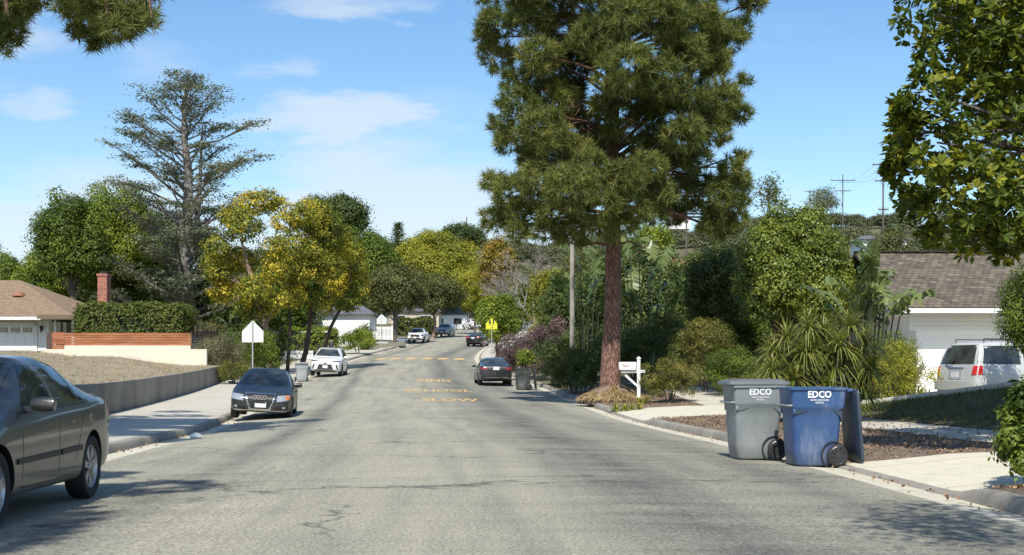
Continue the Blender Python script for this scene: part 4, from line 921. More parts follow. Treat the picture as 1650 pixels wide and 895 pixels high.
hs = [((rq.uniform(-1.3, 1.35), rq.uniform(-.7, .7), rq.uniform(.5, 1.9)), rq.uniform(.8, 1.0)) for _ in range(9)] + [((-1.05, 0, 1.5), 1), ((-.7, .2, 1.9), 1), ((-.2, 0, 2.1), 1.05), ((.2, .3, 2.0), 1), ((.75, 0, 2.15), 1.05), ((1.15, .2, 1.8), 1), ((1.2, -.1, 1.2), 1), ((.4, -.4, 1.7), 1), ((-.4, -.4, 1.6), 1), ((-.95, .1, .85), .85), ((-.5, -.3, 1.2), .95), ((-.1, .2, 1.45), 1), ((.35, -.2, 1.25), 1), ((.8, .1, 1.35), .95), ((.1, -.5, .75), .85), ((.95, -.2, .8), .8), ((-.6, .5, 1.0), .9), ((.5, .5, 1.65), .9), ((-.25, -.6, .45), .8), ((.6, -.5, .45), .8), ((-.9, -.35, .4), .7)]
straps('spiky_shrub', 'large spiky clump of arching strap leaves behind the blue trash cart', 'spiky shrub', b, hs, LM['strap2'], 140, L=.82, W=.036, n=140, droop=.95)
straps('lily_clump', 'bright yellow-green lily clump at the lawn edge left of the white SUV', 'lily clump', GP(1455, 36.9), [((-.75, -.1, .2), 1), ((-.35, 0, .25), 1), ((0, .1, .25), 1), ((.4, -.1, .2), .95), ((.75, 0, .2), .9), ((-.2, -.3, .1), .9), ((.15, .35, .25), 1)], LM['lily'], 141, L=.90, W=.055, n=60, stem=False)
straps('lily_clump', 'darker strappy clump joining the spiky shrub to the yellow lilies', 'lily clump', GP(1392, 35.8), [((-.3, 0, .1), 1), ((.2, .1, .12), 1), ((.6, .2, .12), 1)], LM['strap'], 142, L=.85, W=.035, n=70, stem=False)
straps('lily_clump', 'green strappy clump on the kerb in front of the straw mound', 'lily clump', GP(1006, 41.8), [((-.25, 0, .05), 1), ((.2, .1, .05), 1), ((.5, -.05, .05), .8), ((0, -.2, .05), .8)], LM['lily'], 143, L=.5, W=.03, n=60, stem=False)
straps('lily_clump', 'second small strappy clump by the mailbox post', 'lily clump', GP(1030, 44.3), [((0, 0, .05), .8), ((.25, .1, .05), .8)], LM['lily'], 144, L=.45, W=.028, n=45, stem=False)
straps('fern_clump', 'dark feathery fronds in the shade between the pine trunk and the shrubs', 'fern', GP(1052, 52), [((0, 0, .7), 1), ((.5, .3, .5), .9), ((-.5, .2, .4), .8)], LM['banana'], 145, L=1.2, W=.07, n=34, droop=.8)

M['stalk'] = simple('green_brown_stalk', (.035, .045, .018), .6, var=.3)
def paddle(name, label, base, leaves, seed, mat):
    """bird of paradise: tall stalks, each ending in a long torn paddle leaf"""
    t = thing(name, label, 'bird of paradise', base); rng = np.random.default_rng(seed); mb = MB(); V = []; rr = []; cc = []
    for lf in leaves:
        tip, ln, wd = lf[:3]; st_ = lf[3] if len(lf) > 3 else 1.0
        tip = np.array(tip, float); foot = np.array([tip[0] * .5, tip[1] * .5, 0]); d = tip - foot; mb.tube([tuple(foot), tuple(foot + d * .5 + [0, 0, .15]), tuple(tip)], [.035, .028, .02], 6)
        out = unit(np.array([d[0], d[1], 0]) + rng.normal(size=3) * [.3, .3, 0] + 1e-6); up_ = unit(d * .6 + out * .5 * rng.uniform(.3, 1.3)); side = unit(np.cross(up_, out + [0, 0, .01]) + rng.normal(size=3) * .25)
        n = 13; pts = []
        for j in range(n + 1):
            u = j / n; pts.append(tip + up_ * ln * u + out * ln * .35 * u * u * st_ - np.array([0, 0, 1]) * ln * .42 * u ** 2.4 * st_)
        c = rng.random()
        for j in range(n):
            u0 = j / n; u1 = (j + 1) / n; w0 = wd * (math.sin(math.pi * min(1, u0 * .93 + .06)) ** .6); w1 = wd * (math.sin(math.pi * min(1, u1 * .93 + .06)) ** .6)
            for sg in (-1, 1):
                g = .03 if rng.random() < .7 else .10; a = pts[j]; b_ = pts[j + 1] * (1 - g) + pts[j] * g; dr = np.array([0, 0, -1]) * wd * rng.uniform(.05, .55); fw = up_ * wd * rng.uniform(.0, .25)
                V.append(np.array([a, b_, b_ + side * sg * w1 * .5 + dr + fw, a + side * sg * w0 * .5 + dr + fw])); rr.append(rng.random()); cc.append(c)
    mb.build('stalks', M['stalk'], t); mesh_np('leaves', np.concatenate(V), 4, mat, t, {'rnd': np.array(rr), 'cl': np.array(cc)}); return t
def pad_leaves(px_tips, D, base, seed, ln=1.2, wd=.5):
    r_ = random.Random(seed); out = []
    for x, y in px_tips:
        p = P(x, y, D + r_.uniform(-.7, .7)) - base; out.append((tuple(p), ln * r_.uniform(.8, 1.15), wd * r_.uniform(.85, 1.15)))
    return out
b = GP(1398, 37.5)
paddle('bird_of_paradise', 'tall bird of paradise with torn leaves at the left end of the grey roof', b, pad_leaves([(1398,425),(1392,450),(1404,455),(1385,470),(1412,480),(1425,495),(1440,505),(1375,490),(1395,495),(1430,515),(1450,510),(1410,520),(1360,500),(1345,505),(1420,470),(1400,520),(1380,520)], 37.5, b, 3, 1.35, .62) + [(tuple(P(1400, 478, 36.9) - b), 1.9, .62, .12), (tuple(P(1378, 520, 37.0) - b), 1.5, .62, .5), (tuple(P(1425, 520, 36.8) - b), 1.4, .55, .8)], 150, LM['banana'])
b = GP(1035, 62)
paddle('bird_of_paradise', 'big bird of paradise clump in half shade behind the pine trunk on its right', b, pad_leaves([(1010,440),(1030,420),(1050,415),(1065,430),(1080,455),(1020,470),(1045,460),(1000,480),(1060,480),(1090,490),(1035,500),(1015,410),(1075,500),(1055,520)], 62, b, 4, 1.9, .8), 151, LM['banana'])
b = GP(945, 64)
paddle('bird_of_paradise', 'dark bird of paradise clump between the light pole and the pine trunk', b, pad_leaves([(935,430),(950,415),(958,445),(930,470),(948,480),(940,510),(965,500),(915,480)], 64, b, 5, 1.9, .8), 152, LM['banana'])
b = GP(378, 92)
paddle('bird_of_paradise', 'small paddle-leaved plant beside the left neighbour gate behind the school sign', b, pad_leaves([(372,515),(380,505),(388,520),(366,525),(392,530)], 92, b, 6, 1.4, .6), 153, LM['banana'])

# litter of leaves on the planting strips and in the gutters
S('shrub', 'dark leafy shrub hiding the left corner of the white garage wall', 1432, None, 42.5, .95, 1.25, LM['green'], 180, L=.08, W=.045, dens=36, cr=.14)
def litter():
    rng = np.random.default_rng(5); n = 11000; Y = 12 + 46 * rng.random(n) ** 1.3; e = rng.uniform(.2, 3.15, n); ok = ~((Y > 14.3) & (Y < 18.9)) & ~((Y > 35.3) & (Y < 42.4)); Y = Y[ok]; e = e[ok]
    X = cR(Y) + e; n2 = 700; Y2 = rng.uniform(9, 60, n2); s = rng.random(n2) < .6; e2 = rng.exponential(.12, n2) + .02; X2 = np.where(s, cR(Y2) - e2, cL(Y2) + e2)
    n3 = 500; Y3 = rng.uniform(18.9, 31, n3); e3 = rng.uniform(2.8, 5, n3); X3 = cR(Y3) + e3
    X = np.concatenate([X, X2, X3]); Y = np.concatenate([Y, Y2, Y3]); Z = gz(X, Y) + .03 * rng.uniform(.6, 1.3, len(X)); m = len(X)
    lv = Leaves(5); lv.cards(np.stack([X, Y, Z], 1), unit(rng.normal(size=(m, 3)) * .5 + [0, 0, 1]), .06, .035, np.clip(rng.normal(.5, .3, m), 0, 1))
    tag(lv.build('leaf_litter', LM['litter'], None), 'brown fallen leaves strewn over the planting strips and gutters', 'leaf litter', kind='stuff')
    # grass tufts on the shaded lawn and dry weeds on the dirt yard
    n = 9000; Y = rng.uniform(17.6, 35.5, n); u = rng.random(n); X = np.array([float(cR(y)) + 5.05 + (le(y, 1) - float(cR(y)) - 5.15) * q for y, q in zip(Y, u)]); Z = np.array([lawn_z(x, y) for x, y in zip(X, Y)]); T = unit(rng.normal(size=(n, 3)) * [.5, .5, .2] + [0, 0, 1]); N = unit(np.cross(T, rng.normal(size=(n, 3))))
    lv = Leaves(8); lv.cards(np.stack([X, Y, Z + .03], 1), N, .10, .014, np.clip(rng.normal(.4, .2, n), 0, 1), T=T); tag(lv.build('lawn_grass', LM['hedge'], None), 'thin patchy grass on the shaded lawn at the right', 'grass', kind='stuff')
    n = 16000; Y = 14 + 62 * rng.random(n) ** 1.0; q = rng.uniform(.2, 22, n); X = np.array([wall_x(y) for y in Y]) - q; Z = np.array([dirt_z(x, y) for x, y in zip(X, Y)]); T = unit(rng.normal(size=(n, 3)) * [.9, .9, .2] + [0, 0, .6]); N = unit(np.cross(T, rng.normal(size=(n, 3))))
    lv = Leaves(9); lv.cards(np.stack([X, Y, Z + .03], 1), N, .16, .02, np.clip(rng.normal(.5, .3, n), 0, 1), T=T); tag(lv.build('dry_grass', LM['straw'], None), 'dry straw-coloured grass tufts on the bare dirt yard at the left', 'dry grass', kind='stuff')
litter()

# ------------------------------------------------------------------ houses, walls, fences
def brick_mat(name, c1, c2, mortar, sc):
    m, nt, bs = base_mat(name); p = obj_pos(nt); sp = nn(nt, 'ShaderNodeSeparateXYZ'); nt.links.new(p, sp.inputs[0])
    cb = nn(nt, 'ShaderNodeCombineXYZ'); nt.links.new(math_(nt, 'ADD', sp.outputs[0], sp.outputs[1]), cb.inputs[0]); nt.links.new(sp.outputs[2], cb.inputs[1])
    b_ = nn(nt, 'ShaderNodeTexBrick'); nt.links.new(cb.outputs[0], b_.inputs['Vector']); b_.inputs['Scale'].default_value = sc
    b_.inputs['Color1'].default_value = (*c1, 1); b_.inputs['Color2'].default_value = (*c2, 1); b_.inputs['Mortar'].default_value = (*mortar, 1); b_.inputs['Mortar Size'].default_value = .02
    nt.links.new(mixc(nt, .5, b_.outputs[0], ramp(nt, noise_(nt, 6, 4, .6, p), [(.3, (.3,) * 3), (.7, (.75,) * 3)]), 'OVERLAY'), bs.inputs['Base Color']); bs.inputs['Roughness'].default_value = .9; return m
M['brick'] = brick_mat('chimney_brick', (.34, .115, .07), (.24, .075, .05), (.30, .24, .19), 2.0)
def shingle_mat(name, cols, row=.2, wid=.35, bm_=.8):
    m, nt, bs = base_mat(name); uv = nn(nt, 'ShaderNodeUVMap').outputs[0]
    b_ = nn(nt, 'ShaderNodeTexBrick'); nt.links.new(uv, b_.inputs['Vector']); b_.inputs['Scale'].default_value = 1; b_.inputs['Brick Width'].default_value = wid; b_.inputs['Row Height'].default_value = row
    b_.inputs['Mortar Size'].default_value = .012; b_.inputs['Color1'].default_value = (*cols[0], 1); b_.inputs['Color2'].default_value = (*cols[1], 1); b_.inputs['Mortar'].default_value = (*cols[2], 1)
    n = noise_(nt, 2.5, 5, .7, uv); n2 = noise_(nt, .5, 3, .6, uv)
    c = mixc(nt, .8, b_.outputs[0], ramp(nt, n, [(.28, (.18,) * 3), (.72, (.82,) * 3)]), 'OVERLAY'); c = mixc(nt, math_(nt, 'MULTIPLY', n2, .35), c, cols[3]); nt.links.new(c, bs.inputs['Base Color'])
    sp = nn(nt, 'ShaderNodeSeparateXYZ'); nt.links.new(uv, sp.inputs[0]); saw = math_(nt, 'FRACT', math_(nt, 'DIVIDE', sp.outputs[1], row))
    h = math_(nt, 'ADD', math_(nt, 'MULTIPLY', math_(nt, 'SUBTRACT', 1.0, saw), 1.0), math_(nt, 'MULTIPLY', b_.outputs[1], -.6)); bump(nt, bs, math_(nt, 'ADD', h, math_(nt, 'MULTIPLY', n, .6)), bm_, .04); bs.inputs['Roughness'].default_value = .9; return m
M['roof_brown'] = shingle_mat('brown_shingles', [(.27, .185, .11), (.21, .145, .088), (.13, .09, .06), (.28, .20, .125)], .14, .3, .4)
M['roof_grey'] = shingle_mat('grey_shakes', [(.185, .150, .102), (.078, .063, .044), (.020, .016, .011), (.12, .10, .07)], .30, .26, 1.0)
M['roof_slate'] = shingle_mat('slate_shingles', [(.14, .145, .16), (.11, .115, .13), (.06, .06, .07), (.15, .15, .16)], .2, .3, .4)
M['wall_cream'] = simple('cream_wall', (.50, .44, .34), .8, var=.06, scale=2)
M['wall_white'] = simple('white_wall', (.76, .76, .74), .75, var=.05, scale=1.5)
M['redwood'] = None
def wood():
    m, nt, bs = base_mat('orange_wood_boards'); p = obj_pos(nt); n = noise_(nt, 1, 5, .65, mapping(nt, p, (.5, 1, 9))); n2 = noise_(nt, .9, 4, .6, mapping(nt, p, (1, 1, 7)))
    c = ramp(nt, n, [(.3, (.17, .050, .018)), (.55, (.34, .115, .040)), (.8, (.46, .20, .075))]); c = mixc(nt, ramp(nt, n2, [(.45, 0.0), (.7, .55)]), c, (.36, .22, .12)); nt.links.new(c, bs.inputs['Base Color']); bs.inputs['Roughness'].default_value = .7; return m
M['redwood'] = wood()
M['dark_and_shaded_wood'] = simple('dark_and_shaded_wood', (.07, .045, .035), .75, var=.3, scale=8)

def uvmesh(name, quads, mat, parent=None, thick=.06):
    """roof planes: each quad (eave0, eave1, ridge1, ridge0) with uv in metres"""
    vs = []; fs = []; uvs = []
    for q in quads:
        q = [Vector(p) for p in q]; n = len(vs); u = (q[1] - q[0]).normalized(); nr = (q[1] - q[0]).cross(q[-1] - q[0]).normalized(); v = nr.cross(u)
        vs += [tuple(p) for p in q]; fs.append(tuple(range(n, n + len(q)))); uvs += [((p - q[0]).dot(u), (p - q[0]).dot(v)) for p in q]
        # underside and edges
        m_ = len(vs); lo = [p - Vector((0, 0, thick)) for p in q]; vs += [tuple(p) for p in lo]; uvs += [(0, 0)] * len(q); fs.append(tuple(range(m_ + len(q) - 1, m_ - 1, -1)))
        for i in range(len(q)): j = (i + 1) % len(q); fs.append((n + i, m_ + i, m_ + j, n + j))
    me = bpy.data.meshes.new(name); me.from_pydata(vs, [], fs); me.materials.append(mat); ul = me.uv_layers.new(name='UVMap')
    for l in me.loops: ul.data[l.index].uv = uvs[l.vertex_index]
    return link(name, me, parent)
# left house: hip roof, garage, porch
def left_house():
    gzv = 1.95; o = Vector((-38, 86, gzv)); t = thing('brown_roof_house', 'low cream house at the left with brown hip roof, white garage door and brick chimney', 'house', o)
    def L(x, y, z): return (x - o.x, y - o.y, z - o.z)
    ex0, ex1, ey0, ey1, ez, rz = -54, -28.4, 84.6, 101.5, 4.62, 7.55
    A, B_, C_, D_ = L(ex0, ey0, ez), L(ex1, ey0, ez), L(ex1, ey1, ez), L(ex0, ey1, ez); r0, r1 = L(-46, 93, rz), L(-35.1, 93, rz)
    rf = uvmesh('roof', [(A, B_, r1, r0), (B_, C_, r1), (C_, D_, r0, r1), (D_, A, r0)], M['roof_brown'], t, .10)
    v = MB(); v.lathe([(.42, 0), (.42, .06), (.36, .2), (.22, .32), (.05, .36)], 'Z', L(-33.75, 89.2, 6.2), 16); v.build('roof_vent', simple('vent_brown', (.26, .12, .07), .7), rf)
    ch = MB(); ch.box(L(-28.85, 92.2, 5.0), (.66, .9, 5.6)); ch.box(L(-28.85, 92.2, 7.86), (.78, 1.02, .16)); ch.build('chimney', M['brick'], rf); cp = MB(); cp.box(L(-28.85, 92.2, 8.02), (.5, .6, .18)); cp.build('chimney_cap', M['black'], rf)
    w = MB(); w.box(L(-42.2, 93, (gzv + ez) / 2 - .08), (22.6, 13.6, ez - gzv - .16)); w.build('wall', M['wall_cream'], t)
    g = MB(); g.box(L(-36.0, 86.12, gzv + 1.32), (11.2, .16, 2.64)); g.build('garage_front', M['wall_white'], t)
    fa = MB(); fa.box(L((ex0 + ex1) / 2, ey0 - .03, ez - .10), (ex1 - ex0 + .1, .06, .19)); fa.box(L(ex1 + .03, (ey0 + ey1) / 2, ez - .12), (.06, ey1 - ey0, .26)); fa.build('fascia', M['white_trim'], t)
    d = MB(); d.box(L(-34.0, 85.99, gzv + 1.08), (4.9, .10, 2.16))
    dr = d.build('garage_door', M['white'], t)
    f = MB()
    for k in range(9): f.box(L(-36.45 + .613 * k, 85.925, gzv + 1.08), (.05, .03, 2.16))
    for z_ in (.02, .55, 1.09, 1.62, 2.14): f.box(L(-34.0, 85.927, gzv + z_), (4.9, .025, .05))
    f.build('panel_rails', M['white_trim'], dr)
    for k in range(6):
        x = -35.95 + .80 * k; m = MB(); m.box(L(x, 85.92, gzv + 1.86), (.58, .05, .34)); wdw = m.build('window', M['window'], dr); b_ = MB()
        for j in (-.145, 0, .145): b_.box(L(x + j, 85.89, gzv + 1.86), (.03, .02, .34))
        b_.box(L(x, 85.89, gzv + 2.04), (.62, .03, .035)); b_.box(L(x, 85.89, gzv + 1.68), (.62, .03, .035)); b_.build('muntins', M['white_trim'], wdw)
    for hx_ in (-34.1, -33.88): hd = MB(); hd.box(L(hx_, 85.88, gzv + .95), (.03, .05, .25)); hd.build('door_handle', M['black'], dr)
    tr = MB(); tr.box(L(-31.42, 86.0, gzv + 1.15), (.18, .14, 2.3)); tr.box(L(-34, 86.0, gzv + 2.27), (5.2, .14, .18)); tr.build('door_trim', M['white_trim'], t)
    for x in (-31.0, -36.8):
        lp = MB(); lp.box((L(x, 85.9, gzv + 2.0)), (.12, .1, .3)); lp.box(L(x, 85.78, gzv + 2.1), (.22, .2, .05)); lp.tube([L(x, 85.78, gzv + 1.7), L(x, 85.78, gzv + 2.08)], [.05, .09], 6); lp.build('wall_lantern', M['black'], t)
    po = MB(); po.box(L(-29.95, 85.98, gzv + 1.62), (1.15, .1, 1.5)); po.build('front_window', M['window'], t)
    pt = MB(); pt.box(L(-29.9, 85.3, gzv + 1.3), (.10, .10, 2.6)); pt.box(L(-28.6, 84.9, gzv + 1.3), (.14, .14, 2.55)); pt.build('porch_post', M['white_trim'], t)
    b2 = uvmesh('porch_roof', [(L(-30.6, 83.9, 4.72), L(-28.2, 83.9, 4.72), L(-28.2, 86.6, 4.9), L(-30.6, 86.6, 4.9))], M['roof_brown'], t, .26)
left_house()
def fence_left():
    D = 75.5; x0, x1 = P(105, 0, D).x, P(308, 0, D).x; zb, zt = P(0, 583, D).z - .4, P(0, 557, D).z
    w = MB(); w.box(((x0 + x1) / 2, D, (zb + zt) / 2), (x1 - x0, .25, zt - zb)); X2, Y2 = P(352, 0, 88).x, 88.0
    dx, dy = X2 - x1, Y2 - D; l = math.hypot(dx, dy); w.box(((x1 + X2) / 2 - .1, (D + Y2) / 2, (zb + zt) / 2 + .25), (l, .22, zt - zb + .5), rz=math.atan2(dy, dx))
    xe = P(333, 0, 70.5).x; w.box((-21.0, 70.6, P(0, 566, 70.5).z - .5), (2 * (xe + 21.0), .22, 1.2)); w.build('cream_wall', M['stucco'])
    tag(bpy.data.objects['cream_wall'], 'smooth cream garden wall carrying the orange wooden fence', 'garden wall')
    o = (x0, D, zt); t = thing('wooden_fence', 'orange horizontal-board fence on top of the cream wall with a see-through end coloured as if in shade', 'fence', o)
    m = MB(); n = 5; hh = (P(0, 536.5, D).z - zt) 
    for k in range(n): m.box(((x1 - x0) / 2, -.02 + .004 * k, hh * (k + .5) / n), (x1 - x0, .03, hh / n * .84))
    m.build('front_boards', M['redwood'], t)
    m = MB()
    for k in range(5):
        for j in range(6):
            u0 = (j + .5) / 6; m.box((x1 - x0 + dx * u0, dy * u0, hh * (k + .5) / 5 + .1 + u0 * .35), (l / 6 * .98, .03, hh / 5 * .66), rz=math.atan2(dy, dx))
    m.build('shaded_side_boards', M['dark_and_shaded_wood'], t)  # return boards: their shade is put into a darker wood colour
    for x in (0, (x1 - x0) * .33, (x1 - x0) * .66, x1 - x0): m = MB(); m.box((x, .09, hh / 2 - .1), (.09, .09, hh + .2)); m.build('post', M['dark_and_shaded_wood'], t)
    for j in range(1, 6): m = MB(); m.box((x1 - x0 + dx * j / 6 - .06, dy * j / 6, hh / 2 + .15 + .06 * j), (.09, .09, hh + .5)); m.build('post', M['dark_and_shaded_wood'], t)
    g = thing('wooden_gate', 'wooden side gate with a dark left half beside the garage door', 'gate', (P(75, 0, 77).x, 77, P(0, 570, 77).z)); w_ = (105 - 84) * 77 / F
    m = MB(); 
    for k in range(5): m.box(((84 - 75) * 77 / F + w_ / 2, 0, .62 + .14 * k), (w_, .03, .125))
    for k in range(6): m.box(((84 - 75) * 77 / F + w_ * (k + .5) / 6, 0, .27), (w_ / 6 * .94, .03, .5))
    m.build('gate_boards', M['redwood'], g); m = MB(); m.box((.16, .0, .65), (.32, .05, 1.25)); m.build('gate_leaf', M['dark_and_shaded_wood'], g)
fence_left()
def right_house():
    o = Vector((20, 48, .3)); t = thing('grey_roof_garage', 'white garage with a weathered grey shake roof behind the white SUV', 'garage', o)
    def L(x, y, z): return (x - o.x, y - o.y, z - o.z)
    x0, x1, ye, yr, ze, zr = 13.45, 30.0, 45.0, 51.2, 3.42, 5.85
    rf = uvmesh('roof', [(L(x0, ye, ze), L(x1, ye, ze), L(x1, yr, zr), L(x0, yr, zr)), (L(x1, yr * 2 - ye, ze), L(x0, yr * 2 - ye, ze), L(x0, yr, zr), L(x1, yr, zr))], M['roof_grey'], t, .12)
    rc = MB()
    for k in range(60): rc.box(L(x0 + .14 + .275 * k, yr, zr + .03 + .012 * (k % 3)), (.28, .34, .05), ry=R(3 * ((k * 7) % 3 - 1)))
    rc.build('ridge_shakes', M['roof_grey'], rf)
    fa = MB(); fa.box(L((x0 + x1) / 2, ye - .04, ze - .12), (x1 - x0 + .1, .08, .16)); fa.build('gutter_board', M['white_trim'], t)
    w = MB(); w.box(L((x0 + x1) / 2 + .4, yr, 1.7), (x1 - x0 - .8, 2 * (yr - ye) - 1.9, 3.1)); w.prism([(-5.2 + yr - o.y, 2.9), (5.2 + yr - o.y, 2.9), (yr - o.y, 5.1)], x0 + .41 - o.x, x1 - .41 - o.x, axis='X'); w.build('wall', M['wall_white'], t)
    sd = MB(); 
    for k in range(4): sd.box(L(21.6, ye + .905, 2.72 + .16 * k), (15.2, .05, .15), rx=R(-5))
    sd.build('siding_band', M['wall_white'], t)
    gd = MB(); gd.box(L(20.2, ye + .90, 1.5), (5.0, .06, 2.3)); gr = gd.build('garage_door', M['white'], t); gl = MB()
    for k in range(4): gl.box(L(20.2, ye + .86, .62 + .56 * k), (5.0, .03, .03))
    gl.build('panel_rails', M['white_trim'], gr)
right_house()
def small_house(label, x, y, z, w, dpt, hw, hr, wallm, roofm, rz=0, windows=2, name='house', group=None):
    t = thing(name, label, 'house', (x, y, z), rz, group); m = MB(); m.box((0, 0, hw / 2 - .5), (w, dpt, hw + 1)); m.build('wall', wallm, t); e = .45
    uvmesh('roof', [((-w/2-e, -dpt/2-e, hw), (w/2+e, -dpt/2-e, hw), (w/2-hr, 0, hw+hr), (-w/2+hr, 0, hw+hr)), ((w/2+e, dpt/2+e, hw), (-w/2-e, dpt/2+e, hw), (-w/2+hr, 0, hw+hr), (w/2-hr, 0, hw+hr)), ((w/2+e, -dpt/2-e, hw), (w/2+e, dpt/2+e, hw), (w/2-hr, 0, hw+hr)), ((-w/2-e, dpt/2+e, hw), (-w/2-e, -dpt/2-e, hw), (-w/2+hr, 0, hw+hr))], roofm, t, .12)
    for k in range(windows):
        m = MB(); cx_ = -w / 2 + w * (k + .5) / windows; m.box((cx_, -dpt / 2 - .03, hw * .55), (w / windows * .42, .06, hw * .4)); wd = m.build('window', M['window'], t); f = MB()
        for sx in (-1, 1): f.box((cx_ + sx * w / windows * .22, -dpt / 2 - .05, hw * .55), (.07, .08, hw * .42))
        for sz in (-1, 1): f.box((cx_, -dpt / 2 - .05, hw * (.55 + .2 * sz)), (w / windows * .46, .08, .07))
        f.build('frame', M['white_trim'], wd)
    return t
small_house('white-walled house with a slate-grey roof behind the leaning yellow tree', P(556, 0, 138).x, 141, P(0, 545, 138).z, 5.2, 6, 2.55, 1.0, M['wall_white'], M['roof_slate'], windows=0)
small_house('small white house wall glimpsed between the first two street tree trunks', P(462, 0, 128).x, 131, P(0, 550, 128).z, 5.4, 5, 3.0, 1.0, M['wall_white'], M['roof_slate'], windows=1)
small_house('pale blue-grey roofed house half hidden behind the olive street trees', P(708, 0, 214).x, 218, P(0, 532, 214).z, 9, 8, 2.6, 1.8, M['wall_white'], M['roof_slate'], windows=3)
small_house('long white house on the left of the far bend behind the low hedge', P(665, 0, 200).x, 204, P(0, 530, 200).z, 8, 8, 2.7, 1.6, M['wall_cream'], M['roof_slate'], windows=2)
small_house('cream house with brown roof glimpsed on the slope right of the pine trunk', P(1095, 0, 112).x, 116, P(0, 470, 112).z, 9, 7, 1.8, 1.3, M['wall_cream'], simple('terracotta_roof', (.26, .12, .075), .85, var=.3, scale=3), windows=3)
GH = 'houses on the far hillside'
for k, (x, y, D, w, lab) in enumerate([(1093, 362, 430, 7, 'white two-storey house on the hillside in the gap right of the big pine crown'), (770, 418, 380, 9, 'pale flat-roofed house low on the hillside above the lime-yellow tree'), (1415, 405, 210, 7, 'little grey-roofed house behind the wooden power pole')]):
    small_house(lab, P(x, 0, D).x, D, P(0, y, D).z - .8, w, 7, 2.4, .9, M['wall_cream'] if k % 2 else M['wall_white'], M['roof_slate'], windows=3, group=GH)

def picket():
    D = 139.; x0, x1 = P(594, 0, D).x, P(632, 0, D).x; z = P(0, 548, D).z; t = thing('picket_fence', 'white picket fence panel behind the second school sign', 'fence', (x0, D, z)); w = x1 - x0
    m = MB()
    for k in range(17): m.box((w * (k + .5) / 17, 0, .72), (w / 17 * .62, .04, 1.4))
    m.build('pickets', M['white'], t); m = MB(); m.box((w / 2, .05, 1.25), (w, .05, .1)); m.box((w / 2, .05, .35), (w, .05, .1)); m.build('rails', M['white'], t)
    for x in (0, w): m = MB(); m.box((x, .02, .74), (.14, .14, 1.5)); m.box((x, .02, 1.52), (.18, .18, .05)); m.build('post', M['white'], t)
    D = 110.; x0, x1 = P(452, 0, D).x, P(505, 0, D).x; z = float(gz(P(470,0,D).x, D)); t = thing('white_garden_fence', 'low white garden fence in front of the yellow-green hedge between the street tree trunks', 'fence', (x0, D, z)); w = x1 - x0; m = MB()
    for k in range(26): m.box((w * (k + .5) / 26, 0, .38), (.05, .03, .7))
    m.build('pickets', M['white'], t); m = MB(); m.box((w / 2, .03, .6), (w, .03, .06)); m.box((w / 2, .03, .2), (w, .04, .3)); m.build('rails', M['white'], t)
picket()
m = MB(); D = 132.; 
for k in range(5): m.box((P(588 + 12 * k, 0, D).x, D + 1.6 * k, P(0, 561 - 2.2 * k, D).z), (.95, .25, .42))
tag(m.build('low_garden_wall', M['gutter']), 'low pale garden edging along the left sidewalk before the picket fence', 'low wall')

# ------------------------------------------------------------------ signs, poles, mailbox
def school_sign(label, px, D, size, zbot, back=True, lean=0, ybase=None):
    b = GP(px, D); t = thing('school_sign', label, 'traffic sign', b, group=None); h = zbot - b.z; s = size / 2
    m = MB(); m.box((0, 0, (h + size) / 2 - .1), (.055, .035, h + size + .12)); m.build('post', M['metal_grey'], t)
    poly = [(-s, 0), (s, 0), (s, size * .52), (.05 * s, size), (-.05 * s, size), (-s, size * .52)]; y = -.028 if not back else .028; face = simple('sign_yellow_green', (.66, .68, .03), .5, var=.04) if not back else M['sign_back']
    m = MB(); m.prism([(a, c + h) for a, c in poly], y - .004, y + .004); pn = m.build('panel', face, t)
    if not back:
        m = MB(); f = -.036 - .002
        def fig(cx, sc, dirn):
            m.lathe([(0.0, f), (.055 * sc, f), (.055 * sc, f + .003), (0, f + .003)], 'Y', (cx, 0, h + size * .78), 12)
            for poly in ([(-.05, .68), (.05, .68), (.045, .46), (-.045, .46)], [(-.05, .67), (-.10 * dirn - .03, .50), (-.10 * dirn + .0, .49), (-.01, .62)], [(.05, .67), (.09, .50), (.06, .49), (.01, .62)], [(-.045, .47), (0, .47), (-.05, .22), (-.09, .22)], [(0, .47), (.045, .47), (.10, .24), (.06, .22)]):
                m.prism([(cx + a * sc, h + size * .78 + (c - .76) * size * .9) for a, c in poly], f, f + .003)
        fig(-.12, 1.2, 1); fig(.13, 1.0, -1); a0 = h + size * .06; m.prism([(-.16, a0), (.04, a0 + .07), (.04, a0 + .02), (.17, a0 + .10), (.14, a0 + .13), (.03, a0 + .07), (.03, a0 + .12)][:4] + [(.12, a0 + .14), (-.02, a0 + .09)], f, f + .003)
        m.build('symbols', M['ink'], pn)
        bo = MB(); 
        for i in range(6):
            (a, c), (d_, e_) = poly[i], poly[(i + 1) % 6]; k = .93; bo.tube([(a * k, f, h + size * .5 + (c - size * .5) * k), (d_ * k, f, h + size * .5 + (e_ - size * .5) * k)], .008, 4)
        bo.build('border', M['ink'], pn)
    else:
        m = MB(); m.box((0, .034, h + size * .75), (.03, .012, .03)); m.box((0, .034, h + size * .2), (.03, .012, .03)); m.build('bolts', M['metal_grey'], pn)
    return t
school_sign('grey back of a school sign on a post behind the dark front-facing sedan', 407, 56, .92, 2.42)
school_sign('grey back of a smaller, farther school sign in front of the white picket fence', 615, 130, 1.0, P(0, 522.5, 130).z)
school_sign('grey back of the farthest sign at the top of the bend', 755.5, 200, 1.15, P(0, 499, 200).z)
school_sign('yellow-green school crossing sign with two walking figures in front of the round tree', 792, 98, .86, P(0, 531, 98).z, back=False)
